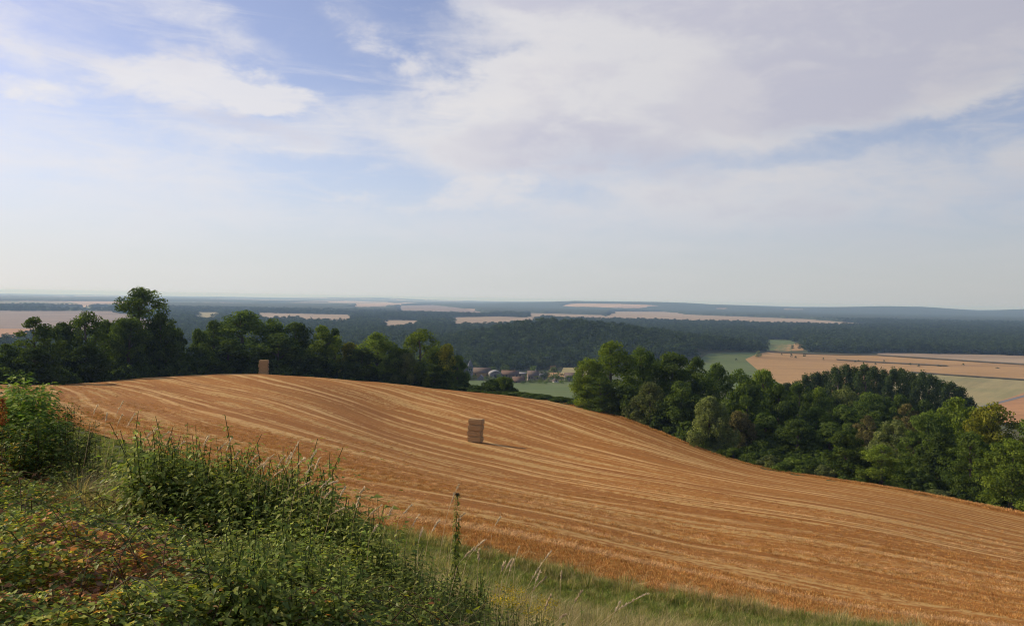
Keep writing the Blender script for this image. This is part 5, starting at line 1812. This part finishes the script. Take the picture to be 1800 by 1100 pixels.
# yellow-flowered weeds
def ragwort(u, vt, y, label, seed):
    g = np.random.default_rng(seed)
    x = ux(u, y); z0 = gz1(x, y); h = max(0.25, at(u, vt, y)[2] - z0)
    root = bpy.data.objects.new('yellow_flowered_weed', None); C.objects.link(root)
    root.location = (x, y, z0)
    tag(root, label, 'flower', 'yellow-flowered weeds on the bank')
    for k in range(4):
        tip = np.array([g.normal(0, 0.08), g.normal(0, 0.08), h * g.uniform(0.8, 1.0)])
        tt = np.linspace(0, 1, 6)[:, None]
        path = np.array([tip[0] * 0.2, tip[1] * 0.2, 0]) * (1 - tt) + tip * tt
        st = obj('stem', mesh_np('stem', *tube(path, np.linspace(0.004, 0.0018, 6), 4), M_STEM), root)
        n = 70
        p = tip + g.normal(0, 1, (n, 3)) * np.array([0.035, 0.035, 0.022])
        L = g.uniform(0.008, 0.016, n)
        v, f = leaf5(p, g.normal(size=(n, 3)), g.normal(0, 0.5, (n, 3)) + np.array([0, 0, 1.0]), L, L * 0.9)
        obj('flower_head', plain_leaf_mesh('flower_head', v, f, np.repeat(mix_cols(g, n, [(0.62, 0.46, 0.03), (0.50, 0.36, 0.04), (0.22, 0.22, 0.04)], [3, 2, 1]), 5, 0)), root, kind='stuff')
        m = 26
        t_ = g.uniform(0.1, 0.85, m)
        p = np.stack([np.interp(t_, tt[:, 0], path[:, i]) for i in range(3)], 1)
        a = g.uniform(0, 6.28, m)
        L = g.uniform(0.03, 0.06, m)
        v, f = leaf5(p, np.stack([np.cos(a), np.sin(a), g.uniform(-0.2, 0.5, m)], 1), np.tile([[0, 0, 1.0]], (m, 1)), L, L * 0.35)
        obj('foliage', plain_leaf_mesh('foliage', v, f, np.repeat(mix_cols(g, m, GREENS, [2, 4, 3, 1]), 5, 0)), root, kind='stuff')


ragwort(884, 1026, 7.2, 'yellow-flowered weed under the three fanned dry stalks', 741)
ragwort(902, 1034, 7.0, 'smaller yellow-flowered weed just right of the first', 742)
ragwort(930, 1056, 7.0, 'yellow-flowered weed at the foot of the long slanting stalk', 743)
ragwort(955, 1052, 7.3, 'yellow-flowered weed right of the long slanting stalk', 744)
ragwort(972, 1066, 7.4, 'last yellow-flowered weed to the right on the bank', 745)


# bindweed with large heart-shaped leaves close to the camera
def heart_mesh(size):
    th = np.linspace(0, 2 * np.pi, 15)[:-1]
    r = size * (0.5 - 0.28 * np.sin(th) + 0.17 * np.sin(th) * np.sqrt(np.abs(np.cos(th))) / (np.sin(th) + 1.4))
    px, py = r * np.cos(th), r * np.sin(th)
    V = np.vstack([[0, -0.05 * size, -0.02 * size], np.stack([px, py, 0.10 * np.abs(px)], 1)])
    F = np.array([(0, 1 + k, 1 + (k + 1) % 14) for k in range(14)])
    return V, F


def bindweed(u, v, y, leaves, label, seed):
    g = np.random.default_rng(seed)
    p0 = np.array(at(u, v, y))
    root = bpy.data.objects.new('bindweed', None); C.objects.link(root)
    gx, gy = p0[0], p0[1]
    root.location = (gx, gy, gz1(gx, gy))
    o = np.array(root.location)
    tag(root, label, 'weed', 'large-leaved bindweed near the bottom edge')
    tips = []
    for k, (lu, lv, sz, c) in enumerate(leaves):
        q = np.array(at(lu, lv, y + g.uniform(-0.12, 0.12))) - o
        V, F = heart_mesh(sz)
        me = mesh_np('leaf', V, F, M_LEAF, {'lcol': np.tile([c], (len(V), 1))}, True)
        lf = obj('leaf', me, root, loc=tuple(q))
        lf.rotation_euler = (g.uniform(0.5, 1.0), g.normal(0, 0.3), g.uniform(-0.7, 0.7) + math.pi)
        tips.append(q)
    path = np.array([[0, 0, 0.0]] + [t - np.array([0, -0.01, 0.02]) for t in sorted(tips, key=lambda t: t[0])])
    obj('vine', mesh_np('vine', *tube(path, np.full(len(path), 0.002), 4), M_STEM), root)


YG, DG, PG = (0.24, 0.27, 0.035), (0.055, 0.09, 0.028), (0.15, 0.20, 0.05)
bindweed(350, 1030, 4.9, [(341, 1030, 0.075, YG), (366, 1024, 0.062, YG), (293, 1072, 0.055, YG), (304, 1068, 0.05, PG), (335, 1066, 0.07, PG), (311, 1088, 0.105, DG), (363, 1076, 0.05, YG), (372, 1084, 0.045, PG), (395, 1078, 0.06, DG)],
         'yellow-green heart-shaped bindweed leaves at the bottom left', 760)
bindweed(200, 1060, 4.8, [(176, 1046, 0.055, PG), (184, 1062, 0.05, DG), (32, 1056, 0.05, YG), (50, 1066, 0.055, PG), (212, 1060, 0.06, DG)], 'scattered green bindweed leaves left of the yellow-green ones', 761)
bindweed(825, 1076, 6.3, [(826, 1074, 0.065, YG), (838, 1068, 0.06, YG), (850, 1082, 0.06, DG), (800, 1088, 0.07, DG), (722, 1042, 0.055, YG), (860, 1070, 0.05, PG), (822, 1095, 0.05, PG)], 'bright yellow-green round leaves at the bottom centre', 762)

# ------------------------------------------------------------------ air between here and the horizon
def make_haze():
    s, lo, hi = 47000.0, -222.0, 8.0
    v = [(x, y, z) for x in (-s, s) for y in (-s, s) for z in (lo, hi)]
    f = [(0, 1, 3, 2), (4, 6, 7, 5), (0, 4, 5, 1), (2, 3, 7, 6), (0, 2, 6, 4), (1, 5, 7, 3)]
    m, t = material('summer_haze')
    vol = t.n('ShaderNodeVolumePrincipled')
    vol.inputs['Color'].default_value = (0.42, 0.64, 1.0, 1.0)
    vol.inputs['Density'].default_value = 1.05e-4
    vol.inputs['Absorption Color'].default_value = (0.68, 0.86, 1.0, 1.0)
    vol.inputs['Anisotropy'].default_value = 0.15
    out = t.n('ShaderNodeOutputMaterial')
    t.t.links.new(vol.outputs[0], out.inputs['Volume'])
    obj('haze', mesh_np('haze', v, f, m), kind='stuff')


make_haze()
